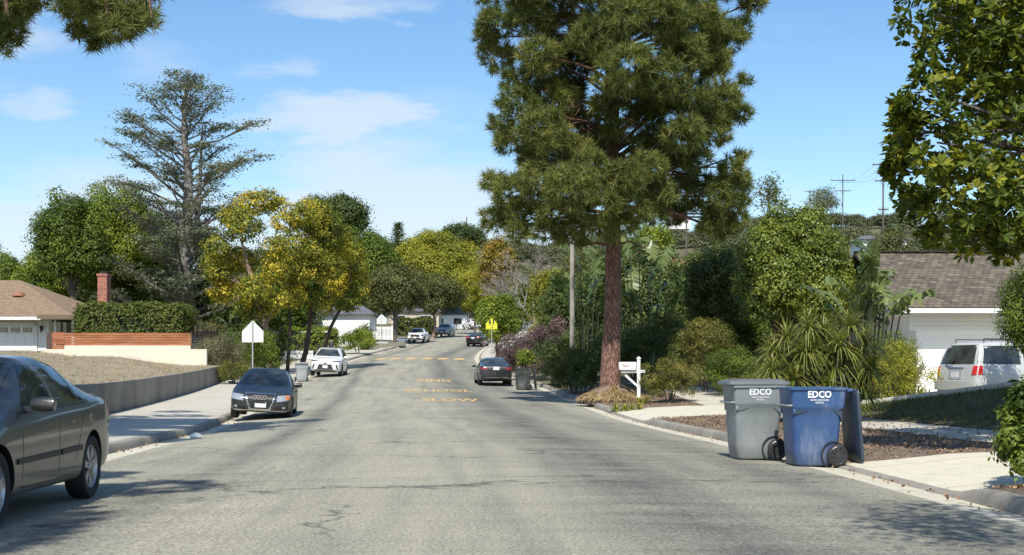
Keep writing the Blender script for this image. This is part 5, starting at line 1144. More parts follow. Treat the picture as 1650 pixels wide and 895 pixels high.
def pole(name, label, px, D, ybot, ytop, r, arms=(), mat=None, cat='utility pole'):
    b = GP(px, D); 
    if ybot: b.z = P(0, ybot, D).z
    H = P(0, ytop, D).z - b.z; t = thing(name, label, cat, b); m = MB(); m.tube([(0, 0, -1), (0, 0, H)], [r, r * .72], 10); m.build('shaft', mat or M['bark_grey'], t, smooth=True)
    for ya, w in arms:
        z = P(0, ya, D).z - b.z; m = MB(); m.box((0, -.15, z), (w, .13, .16)); m.tube([(-.5, -.15, z), (0, -.1, z - .9)], .04, 4); m.tube([(.5, -.15, z), (0, -.1, z - .9)], .04, 4); ar = m.build('crossarm', M['bark_brown'], t)
        for k in range(4): i_ = MB(); i_.lathe([(0, 0), (.06, 0), (.09, .1), (.05, .2), (.08, .26), (0, .34)], 'Z', (w * (-.46 + .307 * k), -.15, z + .08), 8); i_.build('insulator', M['metal_grey'], ar)
    return t
pole('light_pole', 'smooth grey wooden pole rising into the pine crown left of its trunk', 922, 60, None, 250, .13, mat=simple('weathered_pole', (.30, .28, .23), .85, var=.25, scale=3, bmp=.3), cat='pole')
pole('power_pole', 'power pole with two crossarms on the right skyline', 1358, 330, 400, 281, .16, ((291, 6.2), (308, 4.0)))
pole('power_pole', 'taller power pole with crossarms in front of the hill beside the magnolia', 1423, 205, 402, 262, .15, ((266, 3.4), (292, 2.6), (338, 1.6)))
pole('mast', 'thin pale mast on the hill crest up the road', 752, 430, 385, 350, .22)
pole('power_pole', 'thin wooden pole on the slope seen through the gap right of the pine', 1106, 180, 425, 345, .14)
pole('mast', 'small thin pole on the skyline left of the crossarm power pole', 1305, 420, 330, 306, .16, ((309, 3.4),))
def wires():
    a = [P(1423 + dx, 266, 205) for dx in (-14, 0, 14)]; c = [P(1358 + dx, 291, 330) for dx in (-14, 0, 14)]; e = [P(1305 + dx, 309, 420) for dx in (-6, 0, 6)]; d = [Vector((60, 130, 30)), Vector((60.5, 130, 30)), Vector((61, 130, 30))]
    for k in range(3):
        m = MB()
        for s, q in ((a[k], c[k]), (a[k], d[k]), (c[k], e[k])):
            m.tube([s.lerp(q, i / 12) - Vector((0, 0, 4 * 1.4 * (i / 12) * (1 - i / 12))) for i in range(13)], .018, 3, cap=False)
        tag(m.build('power_line', M['black']), 'thin power line strung between the skyline poles', 'power line', 'power lines between the skyline poles')
wires()
def mailbox():
    D = 46.; b = GP(1029, D); b.z = P(0, 638, D).z; t = thing('mailbox', 'white mailbox on a white wooden post with a diagonal brace beside the pine', 'mailbox', b)
    m = MB(); m.box((0, 0, .62), (.11, .11, 1.36)); m.box((0, 0, 1.32), (.15, .15, .04)); m.prism([(-.06, 1.33), (.06, 1.33), (0, 1.39)], -.06, .06); m.box((-.20, 0, .86), (.85, .10, .10)); m.build('post', M['white'], t)
    m = MB(); m.box((-.24, 0, .52), (.075, .08, .62), ry=R(-48)); m.build('brace', M['white'], t)
    m = MB(); pr = [(-.13, 0), (.13, 0), (.13, .17)] + [(.13 * math.cos(a), .17 + .10 * math.sin(a)) for a in np.linspace(.2, math.pi - .2, 7)] + [(-.13, .17)]; m.prism(pr, -.68, -.09, axis='X')
    m.v = [(x, y, z + .92) for x, y, z in m.v]; bx = m.build('box', M['white'], t)
    fl = MB(); fl.box((-.45, -.14, 1.06), (.22, .012, .03)); fl.box((-.545, -.14, 1.09), (.03, .012, .08)); fl.build('flag', simple('faded_red', (.5, .25, .22), .6), bx); dr = MB(); dr.box((-.69, 0, 1.06), (.015, .25, .26)); dr.build('door', M['white_trim'], bx)
mailbox()
def hillbox(label, px, D, ybase, colr):
    b = GP(px, D); b.z = P(0, ybase, D).z; t = thing('roadside_mailbox', label, 'mailbox', b); m = MB(); m.box((0, 0, .5), (.1, .1, 1.1)); m.build('post', M['bark_grey'], t); m = MB(); m.prism([(-.14, 0), (.14, 0), (.14, .18), (.08, .27), (-.08, .27), (-.14, .18)], -.28, .28); m.v = [(x, y, z + 1.05) for x, y, z in m.v]; m.build('box', colr, t)
hillbox('dark mailbox on a post at the far bend beside the silver SUV', 736, 190, 532, M['alloy_dark'])

# ------------------------------------------------------------------ trash carts
def scuff(m):
    nt = m.node_tree; bs = nt.nodes['Principled BSDF']; src = bs.inputs['Base Color'].links[0].from_socket; p = obj_pos(nt)
    n = noise_(nt, 1.0, 6, .7, mapping(nt, p, (5, 5, 1.6))); n2 = noise_(nt, 2.2, 3, .5, p); sp = nn(nt, 'ShaderNodeSeparateXYZ'); nt.links.new(p, sp.inputs[0])
    f = math_(nt, 'MULTIPLY', ramp(nt, n, [(.45, 0.0), (.72, 1.0)]), ramp(nt, n2, [(.42, .1), (.62, 1.0)])); low = ramp(nt, sp.outputs[2], [(.0, .5), (.35, 0.0)])
    c = mixc(nt, math_(nt, 'MULTIPLY', f, .42), src, (.42, .43, .42)); c = mixc(nt, math_(nt, 'MULTIPLY', low, n), c, (.16, .14, .11)); nt.links.new(c, bs.inputs['Base Color'])
    nt.links.new(math_(nt, 'ADD', .38, math_(nt, 'MULTIPLY', f, .3)), bs.inputs['Roughness'])
def cart(label, loc, rz, col, lid_open=False, text=None, detail=True, group=None, fill=False, lidcol=None):
    """two-wheeled 96 gallon cart: +x is the front, wheels and handle at -x"""
    t = thing('trash_cart', label, 'trash cart', loc, rz, group); body = simple('cart_plastic', col, .42, var=.12, scale=2.5, spec=.45); scuff(body); lidm = simple('cart_lid', lidcol or tuple(c * .8 for c in col), .45, var=.12, scale=3)
    def ring(z, x0, x1, w, r=.07, n=4):
        pts = []
        for cx_, cy_, a0 in ((x1 - r, w - r, 0), (x0 + r, w - r, 90), (x0 + r, -w + r, 180), (x1 - r, -w + r, 270)):
            for k in range(n + 1): a = R(a0 + 90 * k / n); pts.append((cx_ + r * math.cos(a), cy_ + r * math.sin(a), z))
        return pts
    prof = [(.015, -.20, .30, .245, .07), (.05, -.235, .325, .265, .07), (.22, -.30, .345, .28, .07), (.60, -.335, .365, .305, .07), (.74, -.345, .372, .315, .07), (.765, -.372, .382, .335, .05), (.80, -.378, .386, .34, .05), (1.0, -.395, .400, .352, .05), (1.005, -.425, .43, .375, .05), (1.035, -.425, .43, .375, .05)]
    m = MB(); vs = []; n = 20
    for z, a, b_, w, r in prof: vs += ring(z, a, b_, w, r)
    fs = [(j * n + i, j * n + (i + 1) % n, (j + 1) * n + (i + 1) % n, (j + 1) * n + i) for j in range(len(prof) - 1) for i in range(n)]
    # inner wall so that the cart is hollow
    k0 = len(prof) * n; vs += ring(1.035, -.385, .39, .335, .05) + ring(.12, -.2, .3, .24, .05); k1 = (len(prof) - 1) * n
    fs += [(k1 + i, k1 + (i + 1) % n, k0 + (i + 1) % n, k0 + i) for i in range(n)] + [(k0 + i, k0 + (i + 1) % n, k0 + n + (i + 1) % n, k0 + n + i) for i in range(n)] + [tuple(range(n - 1, -1, -1)), tuple(k0 + n + i for i in range(n))]
    m.add(vs, fs)
    for sy in (-1, 1):                     # pinched gussets under the collar
        m.add([(.30, sy * .318, .765), (.372, sy * .318, .765), (.365, sy * .335, .70), (.372, sy * .31, .66)], [(0, 1, 2), (1, 2, 3), (0, 2, 3), (0, 1, 3)])
    bd = m.build('body', body, t, smooth=True)
    if detail:
        for sy in (-1, 1):
            m = MB(); m.lathe([(.168, -.012), (.185, -.012), (.185, .012), (.168, .012)], 'Y', (-.225, sy * .292, .15), 20, closed=True); m.build('wheel_recess', M['black'], bd)
            m = MB(); m.prism([(.365, .735), (.16, .735), (.25, .70), (.352, .685)], sy * .312 - .008, sy * .318 + .008); m.build('side_notch', lidm, bd)
            m = MB(); m.prism([(-.335, .735), (-.20, .735), (-.30, .66), (-.335, .58)], sy * .312 - .008, sy * .318 + .008); m.build('side_notch', lidm, bd)
        m = MB(); m.tube([(.44, -.30, .80), (.455, -.25, .80), (.455, .25, .80), (.44, .30, .80)], .014, 6); m.tube([(.36, -.3, .80), (.44, -.3, .80)], .014, 6); m.tube([(.36, .3, .80), (.44, .3, .80)], .014, 6); m.build('lift_bar', M['metal_grey'], bd)
    for sy in (-1, 1):
        m = MB(); m.lathe([(.03, -.02), (.06, -.034), (.118, -.028), (.138, -.022), (.148, -.012), (.148, .012), (.138, .022), (.118, .028), (.06, .034), (.03, .02)], 'Y', (0, 0, 0), 28); w = m.build('wheel', M['dark_rubber'], t, smooth=True, loc=(-.265, sy * .335, .148))
        if detail:
            m = MB(); m.lathe([(.0, sy * .030), (.105, sy * .030), (.105, sy * .026)], 'Y', (0, 0, 0), 20); m.build('wheel_disc', M['black'], w); m = MB()
            for k in range(8): a = k * math.pi / 4; m.box((math.cos(a) * .062, sy * .034, math.sin(a) * .062), (.085, .012, .024), ry=-a)
            m.lathe([(.0, sy * .045), (.028, sy * .043), (.03, sy * .03)], 'Y', n=12); m.lathe([(.104, sy * .03), (.112, sy * .038), (.124, sy * .03)], 'Y', n=24); m.build('spokes', M['alloy_dark'], w)
    m = MB(); m.tube([(-.265, -.36, .148), (-.265, .36, .148)], .012, 8); m.build('axle', M['metal_grey'], t)
    m = MB(); m.tube([(-.41, -.26, .98), (-.50, -.26, 1.0), (-.52, -.2, 1.0), (-.52, .2, 1.0), (-.50, .26, 1.0), (-.41, .26, .98)], .019, 8); m.build('handle', body, t)
    # lid
    m = MB(); vs = []; prof = [(-.0, .0, .96, .385, .06), (.012, .0, .96, .385, .06), (.04, .02, .95, .375, .06), (.055, .05, .90, .34, .08), (.075, .12, .82, .28, .1)]
    for z, a, b_, w, r in prof: vs += ring(z, a, b_, w, r)
    fs = [(j * n + i, j * n + (i + 1) % n, (j + 1) * n + (i + 1) % n, (j + 1) * n + i) for j in range(len(prof) - 1) for i in range(n)] + [tuple((len(prof) - 1) * n + i for i in range(n))]
    k0 = len(vs); vs += ring(.0, .02, .94, .365, .06) + ring(.035, .06, .88, .33, .06); fs += [(i, (i + 1) % n, k0 + (i + 1) % n, k0 + i) for i in range(n)] + [(k0 + i, k0 + (i + 1) % n, k0 + n + (i + 1) % n, k0 + n + i) for i in range(n)] + [tuple(k0 + n + i for i in range(n))]
    m.add(vs, fs)
    lo = m.build('lid', lidm, t, smooth=True); lo.location = (-.47, 0, 1.045)
    if lid_open: lo.location = (-.56, 0, 1.01); lo.rotation_euler = (0, R(95), 0)
    if text:
        for sy in (-1, 1):
            wt = simple('white_print', (.75, .77, .78), .5, var=.05)
            lg = []
            for s_, sz, yy in ((text, .125, .905), ('WASTE & RECYCLING', .030, .862), ('SERVICES', .030, .828)):
                me = text_mesh(s_, wt, 'lettering', bold=.03 if s_ == text else .015); bm = bmesh.new(); bm.from_mesh(me); xs = [v.co.x for v in bm.verts]; w_ = max(xs) - min(xs); wid = .34 if s_ == text else (.27 if '&' in s_ else .12); sx = wid / w_
                for v in bm.verts: v.co = Vector((v.co.x * sx, v.co.y * sz, 0))
                bm.to_mesh(me); bm.free(); lg.append((me, yy))
            j = bmesh.new()
            for me, yy in lg:
                tmp = me.copy(); bm = bmesh.new(); bm.from_mesh(tmp)
                for v in bm.verts: v.co.y += yy
                bm.to_mesh(tmp); bm.free(); j.from_mesh(tmp)
            for v in j.verts: x_, z_ = v.co.x, v.co.y; v.co = Vector((x_ * (1 if sy < 0 else -1), sy * (.346 + (z_ - .86) * .06 + .004), z_))
            me = bpy.data.meshes.new('lettering'); j.to_mesh(me); j.free(); me.materials.append(wt); lt = link('lettering', me, bd)
    return t
bl_loc = Vector((4.33, 18.8, 0)); bl_loc.z = float(gz(4.33, 18.8)) + .005
cart('blue trash cart with its lid flung open behind it', bl_loc, R(184), (.032, .080, .20), True, 'EDCO', lidcol=(.03, .045, .07))
g_loc = Vector((3.70, 19.95, 0)); g_loc.z = float(gz(3.70, 19.95)) + .005
cart('grey trash cart with closed lid to the left of the blue one', g_loc, R(186), (.20, .225, .23), False, 'EDCO', lidcol=(.12, .135, .14))
lx = GP(486, 74.5); cart('pale grey trash cart between the dark sedan and the white SUV', lx, R(-78), (.30, .32, .33), False, None, False)
lx = GP(843, 63); tc_ = cart('dark green trash cart overflowing with cut branches behind the black coupe', lx, R(184), (.045, .055, .05), True, None, True, lidcol=(.04, .04, .045))
lx = GP(648, 139); cart('small pale blue-grey trash cart at the kerb in front of the white pickup', lx, R(-90), (.24, .29, .36), False, None, False)
lx = GP(838, 200); cart('dark trash cart below the farthest white car at the right', lx, R(180), (.03, .045, .045), False, None, False)
shrub('cut_branches', 'leafy green cuttings heaped in the dark trash cart', 'cut branches', GP(843, 63) + Vector((.05, -.1, .98)), (.5, .42, .55), LM['bright'], 160, L=.11, W=.05, nb=8, dens=45, leaves=7, cr=.13, stems=9)
m = MB(); m.box((0, 0, .05), (.5, .32, .1)); bb = GP(298, 27.2) 
pp = GP(296, 26.8); m = MB(); m.lathe([(0, 0), (.09, .0), (.13, .05), (.10, .10), (.03, .13), (0, .12)], 'Z', n=9); o = m.build('paper_scrap', M['white'], None, loc=pp + Vector((.25, 0, .0))); tag(o, 'crumpled white paper scrap in the left gutter before the dark sedan', 'litter')
m = MB(); q = GP(886, 56); m.tube([(0, 0, .04), (.5, -.2, .03), (1.1, -.1, .04), (1.6, .15, .22), (2.3, .2, .30)], .03, 6); m.tube([(-.3, .1, .03), (.3, .2, .04), (.9, .0, .03)], .025, 6); o = m.build('plastic_pipe', M['metal_grey'], None, loc=GP(862, 60)); tag(o, 'pale bent pipe lying in the shaded gutter beside the dark trash cart', 'pipe')

for o_ in [x for x in bpy.data.objects if x.name.startswith('trash_cart') and x.location.y < 21]: o_.scale = (1.0, 1.0, 1.09)

# ------------------------------------------------------------------ vehicles
def lerpk(keys, x):
    return float(np.interp(x, [k[0] for k in keys], [k[1] for k in keys]))
SPEC = {
 'sedan': dict(L=4.55, W=1.74, H=1.46, wr=.325, axf=.90, axr=3.55, arch=.375,
  top=[(0,.60),(.05,.67),(.2,.75),(.6,.85),(1.1,.95),(1.22,.99),(2.0,1.385),(2.3,1.445),(2.75,1.46),(3.15,1.405),(3.85,1.12),(4.0,1.09),(4.4,1.06),(4.5,.98),(4.55,.74)],
  belt=[(0,.52),(.05,.58),(.2,.66),(.6,.76),(1.1,.86),(2,.91),(3.2,.96),(3.85,1.0),(4.4,.98),(4.5,.86),(4.55,.66)],
  bot=[(0,.32),(.15,.22),(1,.19),(3.6,.19),(4.3,.24),(4.55,.36)],
  w=[(0,.70),(.05,.80),(.2,.90),(.5,.97),(1,1),(3.5,1),(4.1,.965),(4.4,.90),(4.5,.84),(4.55,.74)],
  wr_=[(0,.55),(.2,.70),(1.1,.80),(1.22,.80),(2.0,.655),(2.5,.64),(3.15,.64),(3.85,.70),(4.4,.70),(4.55,.6)],
  side=[[(1.62,.955),(2.42,.965),(2.42,1.355),(2.12,1.345)],[(2.50,.97),(3.18,.995),(3.02,1.33),(2.50,1.355)],[(3.24,1.0),(3.52,1.02),(3.12,1.30),(3.08,1.31)]],
  wind=[(-.66,1.00),(.66,1.00),(.53,1.37),(-.53,1.37)], back=[(-.62,1.12),(.62,1.12),(.52,1.39),(-.52,1.39)]),
 'suv': dict(L=4.85, W=1.94, H=1.74, wr=.37, axf=.95, axr=3.8, arch=.42,
  top=[(0,.78),(.05,.90),(.25,1.0),(.6,1.06),(1.15,1.14),(1.25,1.18),(1.95,1.62),(2.3,1.71),(3.2,1.74),(4.0,1.71),(4.5,1.62),(4.68,1.30),(4.80,1.05),(4.85,.74)],
  belt=[(0,.68),(.05,.80),(.25,.90),(.6,.97),(1.15,1.04),(2.0,1.06),(3.5,1.10),(4.4,1.12),(4.68,1.08),(4.80,.92),(4.85,.66)],
  bot=[(0,.40),(.15,.28),(1,.24),(3.9,.24),(4.5,.30),(4.85,.44)],
  w=[(0,.72),(.05,.82),(.2,.91),(.5,.97),(1,1),(3.9,1),(4.4,.96),(4.68,.92),(4.80,.86),(4.85,.76)],
  wr_=[(0,.6),(.25,.74),(1.15,.82),(1.95,.69),(2.6,.68),(3.8,.67),(4.5,.66),(4.68,.72),(4.85,.66)],
  side=[[(1.68,1.10),(2.52,1.12),(2.52,1.60),(2.12,1.57)],[(2.60,1.12),(3.50,1.14),(3.46,1.60),(2.60,1.60)],[(3.58,1.15),(4.32,1.20),(4.16,1.54),(3.55,1.59)]],
  wind=[(-.76,1.18),(.76,1.18),(.62,1.60),(-.62,1.60)], back=[(-.68,1.18),(.68,1.18),(.56,1.56),(-.56,1.56)]),
 'big_suv': dict(L=5.2, W=1.99, H=1.94, wr=.39, axf=.98, axr=4.0, arch=.46,
  top=[(0,.88),(.05,1.0),(.25,1.10),(.6,1.14),(1.3,1.20),(1.4,1.24),(2.05,1.78),(2.35,1.88),(3.2,1.93),(4.4,1.92),(4.92,1.86),(5.05,1.55),(5.15,1.15),(5.2,.78)],
  belt=[(0,.78),(.05,.90),(.25,1.0),(.6,1.06),(1.3,1.12),(2.0,1.17),(3.5,1.19),(4.9,1.20),(5.05,1.17),(5.15,1.0),(5.2,.70)],
  bot=[(0,.45),(.15,.34),(1,.30),(4.1,.30),(4.8,.36),(5.2,.46)],
  w=[(0,.78),(.05,.86),(.2,.93),(.5,.98),(1,1),(4.3,1),(4.8,.985),(5.05,.95),(5.15,.90),(5.2,.80)],
  wr_=[(0,.66),(.25,.78),(1.3,.86),(2.05,.74),(3,.73),(4.6,.73),(4.92,.73),(5.05,.79),(5.2,.72)],
  side=[[(1.86,1.22),(2.66,1.24),(2.66,1.76),(2.22,1.74)],[(2.74,1.24),(3.62,1.25),(3.62,1.77),(2.74,1.77)],[(3.74,1.26),(4.94,1.28),(4.80,1.77),(3.74,1.78)]],
  wind=[(-.80,1.25),(.80,1.25),(.68,1.78),(-.68,1.78)], back=[(-.84,1.27),(.84,1.27),(.72,1.80),(-.72,1.80)]),
 'pickup': dict(L=5.3, W=1.91, H=1.78, wr=.39, axf=.95, axr=4.2, arch=.45,
  top=[(0,.88),(.05,1.0),(.25,1.08),(.6,1.12),(1.3,1.19),(1.4,1.22),(2.0,1.64),(2.3,1.74),(2.9,1.77),(3.35,1.72),(3.5,1.60),(3.60,1.20),(3.7,1.14),(5.15,1.16),(5.26,1.12),(5.3,.8)],
  belt=[(0,.78),(.05,.9),(.25,1.0),(.6,1.05),(1.3,1.10),(3.5,1.14),(3.7,1.10),(5.15,1.11),(5.3,.75)],
  bot=[(0,.5),(.15,.38),(1,.34),(4.3,.36),(5.3,.5)],
  w=[(0,.76),(.05,.86),(.2,.93),(.5,.98),(1,1),(5.1,1),(5.26,.97),(5.3,.88)],
  wr_=[(0,.66),(.25,.78),(1.3,.84),(2.0,.70),(3.4,.69),(3.6,.85),(5.3,.85)],
  side=[[(1.86,1.16),(2.56,1.18),(2.56,1.63),(2.2,1.61)],[(2.64,1.18),(3.40,1.20),(3.34,1.60),(2.64,1.63)]],
  wind=[(-.76,1.22),(.76,1.22),(.62,1.62),(-.62,1.62)], back=[(-.66,1.25),(.66,1.25),(.56,1.60),(-.56,1.60)]),
}
wheel_cache = {}
def wheel_meshes(r, w, kind, rimmat):
    key = (round(r, 3), kind, rimmat.name)
    if key in wheel_cache: return wheel_cache[key]
    hw = w / 2; rr = r * .66
    m = MB(); m.lathe([(rr, -hw * .8), (r * .80, -hw), (r * .94, -hw * .95), (r, -hw * .6), (r, hw * .6), (r * .94, hw * .95), (r * .80, hw), (rr, hw * .8)], 'Y', n=36, closed=True)
    o = m.build('tmp', M['dark_rubber'], smooth=True); tyre = o.data; bpy.data.objects.remove(o); tyre.name = 'tyre'
    m = MB(); m.lathe([(0, hw * .25), (rr * .98, hw * .35), (rr * .98, -hw * .7), (0, -hw * .7)], 'Y', n=24); o = m.build('tmp', M['black']); disc = o.data; bpy.data.objects.remove(o)
    m = MB(); m.lathe([(rr * .90, hw * .55), (rr * .99, hw * .86), (rr * 1.04, hw * .80), (rr * 1.0, hw * .3), (rr * .90, hw * .3)], 'Y', n=36, closed=True)
    ns = {'cap': 7, 'spoke': 5, 'ten': 10}[kind]
    for k in range(ns):
        a = k * 2 * math.pi / ns + .2
        for off in ((-.12, .12) if kind != 'ten' else (0,)):
            b_ = a + off; m.box((math.cos(b_) * rr * .55, hw * .66, math.sin(b_) * rr * .55), (rr * .80, hw * .22, rr * (.13 if kind != 'cap' else .15)), ry=-b_)
    m.lathe([(0, hw * .88), (rr * .16, hw * .86), (rr * .24, hw * .72), (rr * .26, hw * .4)], 'Y', n=16); o = m.build('tmp', rimmat, smooth=True); rim = o.data; bpy.data.objects.remove(o)
    wheel_cache[key] = (tyre, disc, rim); return wheel_cache[key]
def car_body(sp, paintm):
    st = set()
    for k in ('top', 'belt', 'bot', 'w', 'wr_'): st |= {round(a, 3) for a, _ in sp[k]}
    x = 0.0
    while x < sp['L']: st.add(round(x, 3)); x += .28
    st = sorted(st); keep = [st[0]]
    for s in st[1:]:
        if s - keep[-1] > .045: keep.append(s)
    if keep[-1] != sp['L']: keep[-1] = sp['L']
    L, Wh = sp['L'], sp['W'] / 2; vs = []; n = 0
    for s in keep:
        zt, bl, zb, w, wr = lerpk(sp['top'], s), lerpk(sp['belt'], s), lerpk(sp['bot'], s), lerpk(sp['w'], s) * Wh, lerpk(sp['wr_'], s) * Wh
        wr = min(wr, w * .93); bl = min(bl, zt - .03); tall = zt - bl
        half = [(0, zb), (.80 * w, zb), (.955 * w, zb + .05), (.99 * w, zb + .20 * (bl - zb)), (w, zb + .55 * (bl - zb)), (.99 * w, bl - .10 * (bl - zb)), (.955 * w, bl), (.955 * w + (wr - .955 * w) * .48 + .02 * min(1, tall * 2), bl + tall * .50), (wr, zt - .05 * min(1, tall * 4)), (wr * .72, zt - .012), (0, zt)]
        ring = half + [(-a, b) for a, b in reversed(half[1:-1])]; n = len(ring); vs += [(L / 2 - s, a, b) for a, b in ring]
    k = len(keep); fs = [(j * n + i, (j + 1) * n + i, (j + 1) * n + (i + 1) % n, j * n + (i + 1) % n) for j in range(k - 1) for i in range(n)]
    def cap(j, flip):
        h = n // 2; o = []
        for i in range(h):
            a, b, c, d = i, i + 1, (n - i - 1) % n, (n - i) % n
            f = [j * n + q for q in dict.fromkeys((a, b, c, d))]; 
            if len(f) > 2: o.append(tuple(reversed(f)) if flip else tuple(f))
        return o
    fs += cap(0, False) + cap(k - 1, True)
    m = MB(); m.add(vs, fs); o = m.build('body', [paintm, M['black']]); o.data.polygons.foreach_set('use_smooth', [True] * len(o.data.polygons))
    md = o.modifiers.new('s', 'SUBSURF'); md.levels = 2; dg = bpy.context.evaluated_depsgraph_get(); me = bpy.data.meshes.new_from_object(o.evaluated_get(dg)); o.modifiers.clear(); o.data = me
    bm = bmesh.new(); bm.from_mesh(me); bvh = BVHTree.FromBMesh(bm); bm.free()
    # wheel arches cut through
    cm = MB()
    for ax in (sp['axf'], sp['axr']):
        for sg in (-1, 1):
            r_ = sp['arch']; y0, y1 = sg * Wh * .58, sg * Wh * 1.3
            cm.lathe([(0, y0), (r_, y0), (r_, y1), (0, y1)], 'Y', (L / 2 - ax, 0, sp['wr'] + .0), 36)
    co = cm.build('cut', M['black']); bm = bmesh.new(); bm.from_mesh(co.data); bmesh.ops.remove_doubles(bm, verts=bm.verts, dist=1e-4); bmesh.ops.recalc_face_normals(bm, faces=bm.faces); bm.to_mesh(co.data); bm.free()
    md = o.modifiers.new('b', 'BOOLEAN'); md.operation = 'DIFFERENCE'; md.object = co; md.solver = 'EXACT'
    dg = bpy.context.evaluated_depsgraph_get(); dg.update(); me = bpy.data.meshes.new_from_object(o.evaluated_get(dg)); o.modifiers.clear(); bpy.data.objects.remove(co)
    if len(me.polygons) > 200: o.data = me
    me = o.data
    while len(me.materials) > 2: me.materials.pop()
    for p in me.polygons:
        c = p.center; p.material_index = 0
        for ax in (sp['axf'], sp['axr']):
            d = math.hypot(c.x - (L / 2 - ax), c.z - sp['wr'])
            if d < sp['arch'] + .004 and abs(c.y) < Wh * .985 and (abs(p.normal.y) > .98 and abs(abs(c.y) - Wh * .58) < .02 or abs(p.normal.y) < .12 and d > sp['arch'] * .96): p.material_index = 1
    me.shade_smooth(); me.set_sharp_from_angle(angle=R(38))
    return o, bvh

class Car:
    def __init__(s, name, label, kind, x, y, z, head, paintm, roll=0.0, pitch=0.0, rim=('spoke', 'alloy'), scale=(1, 1, 1), group=None, cat='car', glass=None):
        s.sp = SPEC[kind]; s.t = thing(name, label, cat, (x, y, z), (roll, pitch, head), group); s.t.scale = scale
        s.body, s.bvh = car_body(s.sp, paintm); s.body.parent = s.t; s.paint = paintm; s.gl = glass or M['glass']
        sp = s.sp; L, Wh = sp['L'], sp['W'] / 2
        ty, di, ri = wheel_meshes(sp['wr'], .215, rim[0], M[rim[1]])
        for ax in (sp['axf'], sp['axr']):
            for sg in (-1, 1):
                w = link('wheel', ty, s.t, (L / 2 - ax, sg * (Wh - .125), sp['wr']), (0, 0, 0 if sg > 0 else math.pi)); link('wheel_well_disc', di, w); link('rim', ri, w)
        for q in sp['side']:
            for sg in (-1, 1): s.patch('side', sg, q, 'side_window', s.gl, 7, 5, .004)
        s.patch('front', 1, sp['wind'], 'windshield', s.gl, 14, 6, .004); s.patch('rear', 1, sp['back'], 'rear_window', s.gl, 14, 6, .004)
        # door gaps, sills, mirrors, handles
        a, b_, c = sp['side'][0][0][0], sp['side'][0][1][0] + .04, sp['side'][1][1][0] + .06
        zl = lerpk(sp['bot'], 2.2) + .10; zt = lerpk(sp['belt'], 2.2)
        for sg in (-1, 1):
            sp_l = [(a - .16, zl, a - .13, zt + .02), (b_, zl, b_, zt + .02), (c - .28, zl + .14, c - .02, zt - .05)]
            for (x0, z0, x1, z1) in sp_l: s.patch('side', sg, [(x0 - .005, z0), (x0 + .005, z0), (x1 + .005, z1), (x1 - .005, z1)], 'door_gap', M['black'], 1, 8, .0015, parent=s.body)
            s.patch('side', sg, [(a - .16, zl - .005), (c - .28, zl - .005), (c - .28, zl + .005), (a - .16, zl + .005)], 'sill_gap', M['black'], 12, 1, .0015, parent=s.body)
            for xx in (b_ - .22, c - .30): s.patch('side', sg, [(xx - .09, zt - .13), (xx + .09, zt - .13), (xx + .09, zt - .10), (xx - .09, zt - .10)], 'door_handle', paintm, 4, 2, .03)
            m = MB(); mx = L / 2 - (a + .10); m.box((mx, sg * (Wh * .99), zt + .045), (.05, .16, .05)); m.lathe([(0, -.11), (.07, -.10), (.085, 0), (.07, .10), (0, .11)], 'Y', (0, 0, 0), 14)
            k = len(m.v) - 14 * 5
            m.v[k:] = [(mx + x_ * .75, sg * (Wh + .09) + y_, zt + .085 + z_ * .85) for x_, y_, z_ in m.v[k:]]; m.build('mirror', paintm, s.t, smooth=True)
    def hit(s, d, sg, a, b):
        L = s.sp['L']
        if d == 'side': o, r = Vector((L / 2 - a, sg * 3, b)), Vector((0, -sg, 0))
        elif d == 'front': o, r = Vector((6, a, b)), Vector((-1, 0, 0))
        elif d == 'rear': o, r = Vector((-6, a, b)), Vector((1, 0, 0))
        else: o, r = Vector((L / 2 - a, b, 5)), Vector((0, 0, -1))
        h, n, i, _ = s.bvh.ray_cast(o, r)
        if h is None: h, n, i, _ = s.bvh.find_nearest(o + r * (abs(o.y if d == 'side' else o.x) - (s.sp['W'] / 2 if d == 'side' else L / 2)))
        return h, (n if n.dot(r) < 0 else -n)
    def patch(s, d, sg, q, name, mat, nu, nv, off, parent=None, both=False, round_=0):
        vs = []; bk = []
        for j in range(nv + 1):
            for i in range(nu + 1):
                u, v = i / nu, j / nv
                if round_: u = .5 + (u - .5) * (1 - round_ * abs(v - .5) ** 3 * 4)
                a = (q[0][0] * (1 - u) + q[1][0] * u) * (1 - v) + (q[3][0] * (1 - u) + q[2][0] * u) * v; b = (q[0][1] * (1 - u) + q[1][1] * u) * (1 - v) + (q[3][1] * (1 - u) + q[2][1] * u) * v
                h, n = s.hit(d, sg, a, b); vs.append(h + n * off); bk.append(h - n * .004)
        N = len(vs); w = nu + 1; fs = [(j * w + i, j * w + i + 1, (j + 1) * w + i + 1, (j + 1) * w + i) for j in range(nv) for i in range(nu)]
        bd = [i for i in range(nu)] + [nu + j * w for j in range(nv)] + [nv * w + i for i in range(nu, 0, -1)] + [j * w for j in range(nv, 0, -1)]
        for k in range(len(bd)): a, b = bd[k], bd[(k + 1) % len(bd)]; fs.append((a, b, N + b, N + a))
        m = MB(); m.add(vs + bk, fs); o = m.build(name, mat, parent or s.t)
        o.data.polygons.foreach_set('use_smooth', [True] * len(o.data.polygons)); o.data.set_sharp_from_angle(angle=R(35)); return o
    def sym(s, d, q, name, mat, nu=6, nv=3, off=.01, **k):
        for sg in (-1, 1):
            if d == 'side': s.patch(d, sg, q, name, mat, nu, nv, off, **k)
            else: s.patch(d, 1, [(a * sg, b) for a, b in q], name, mat, nu, nv, off, **k)
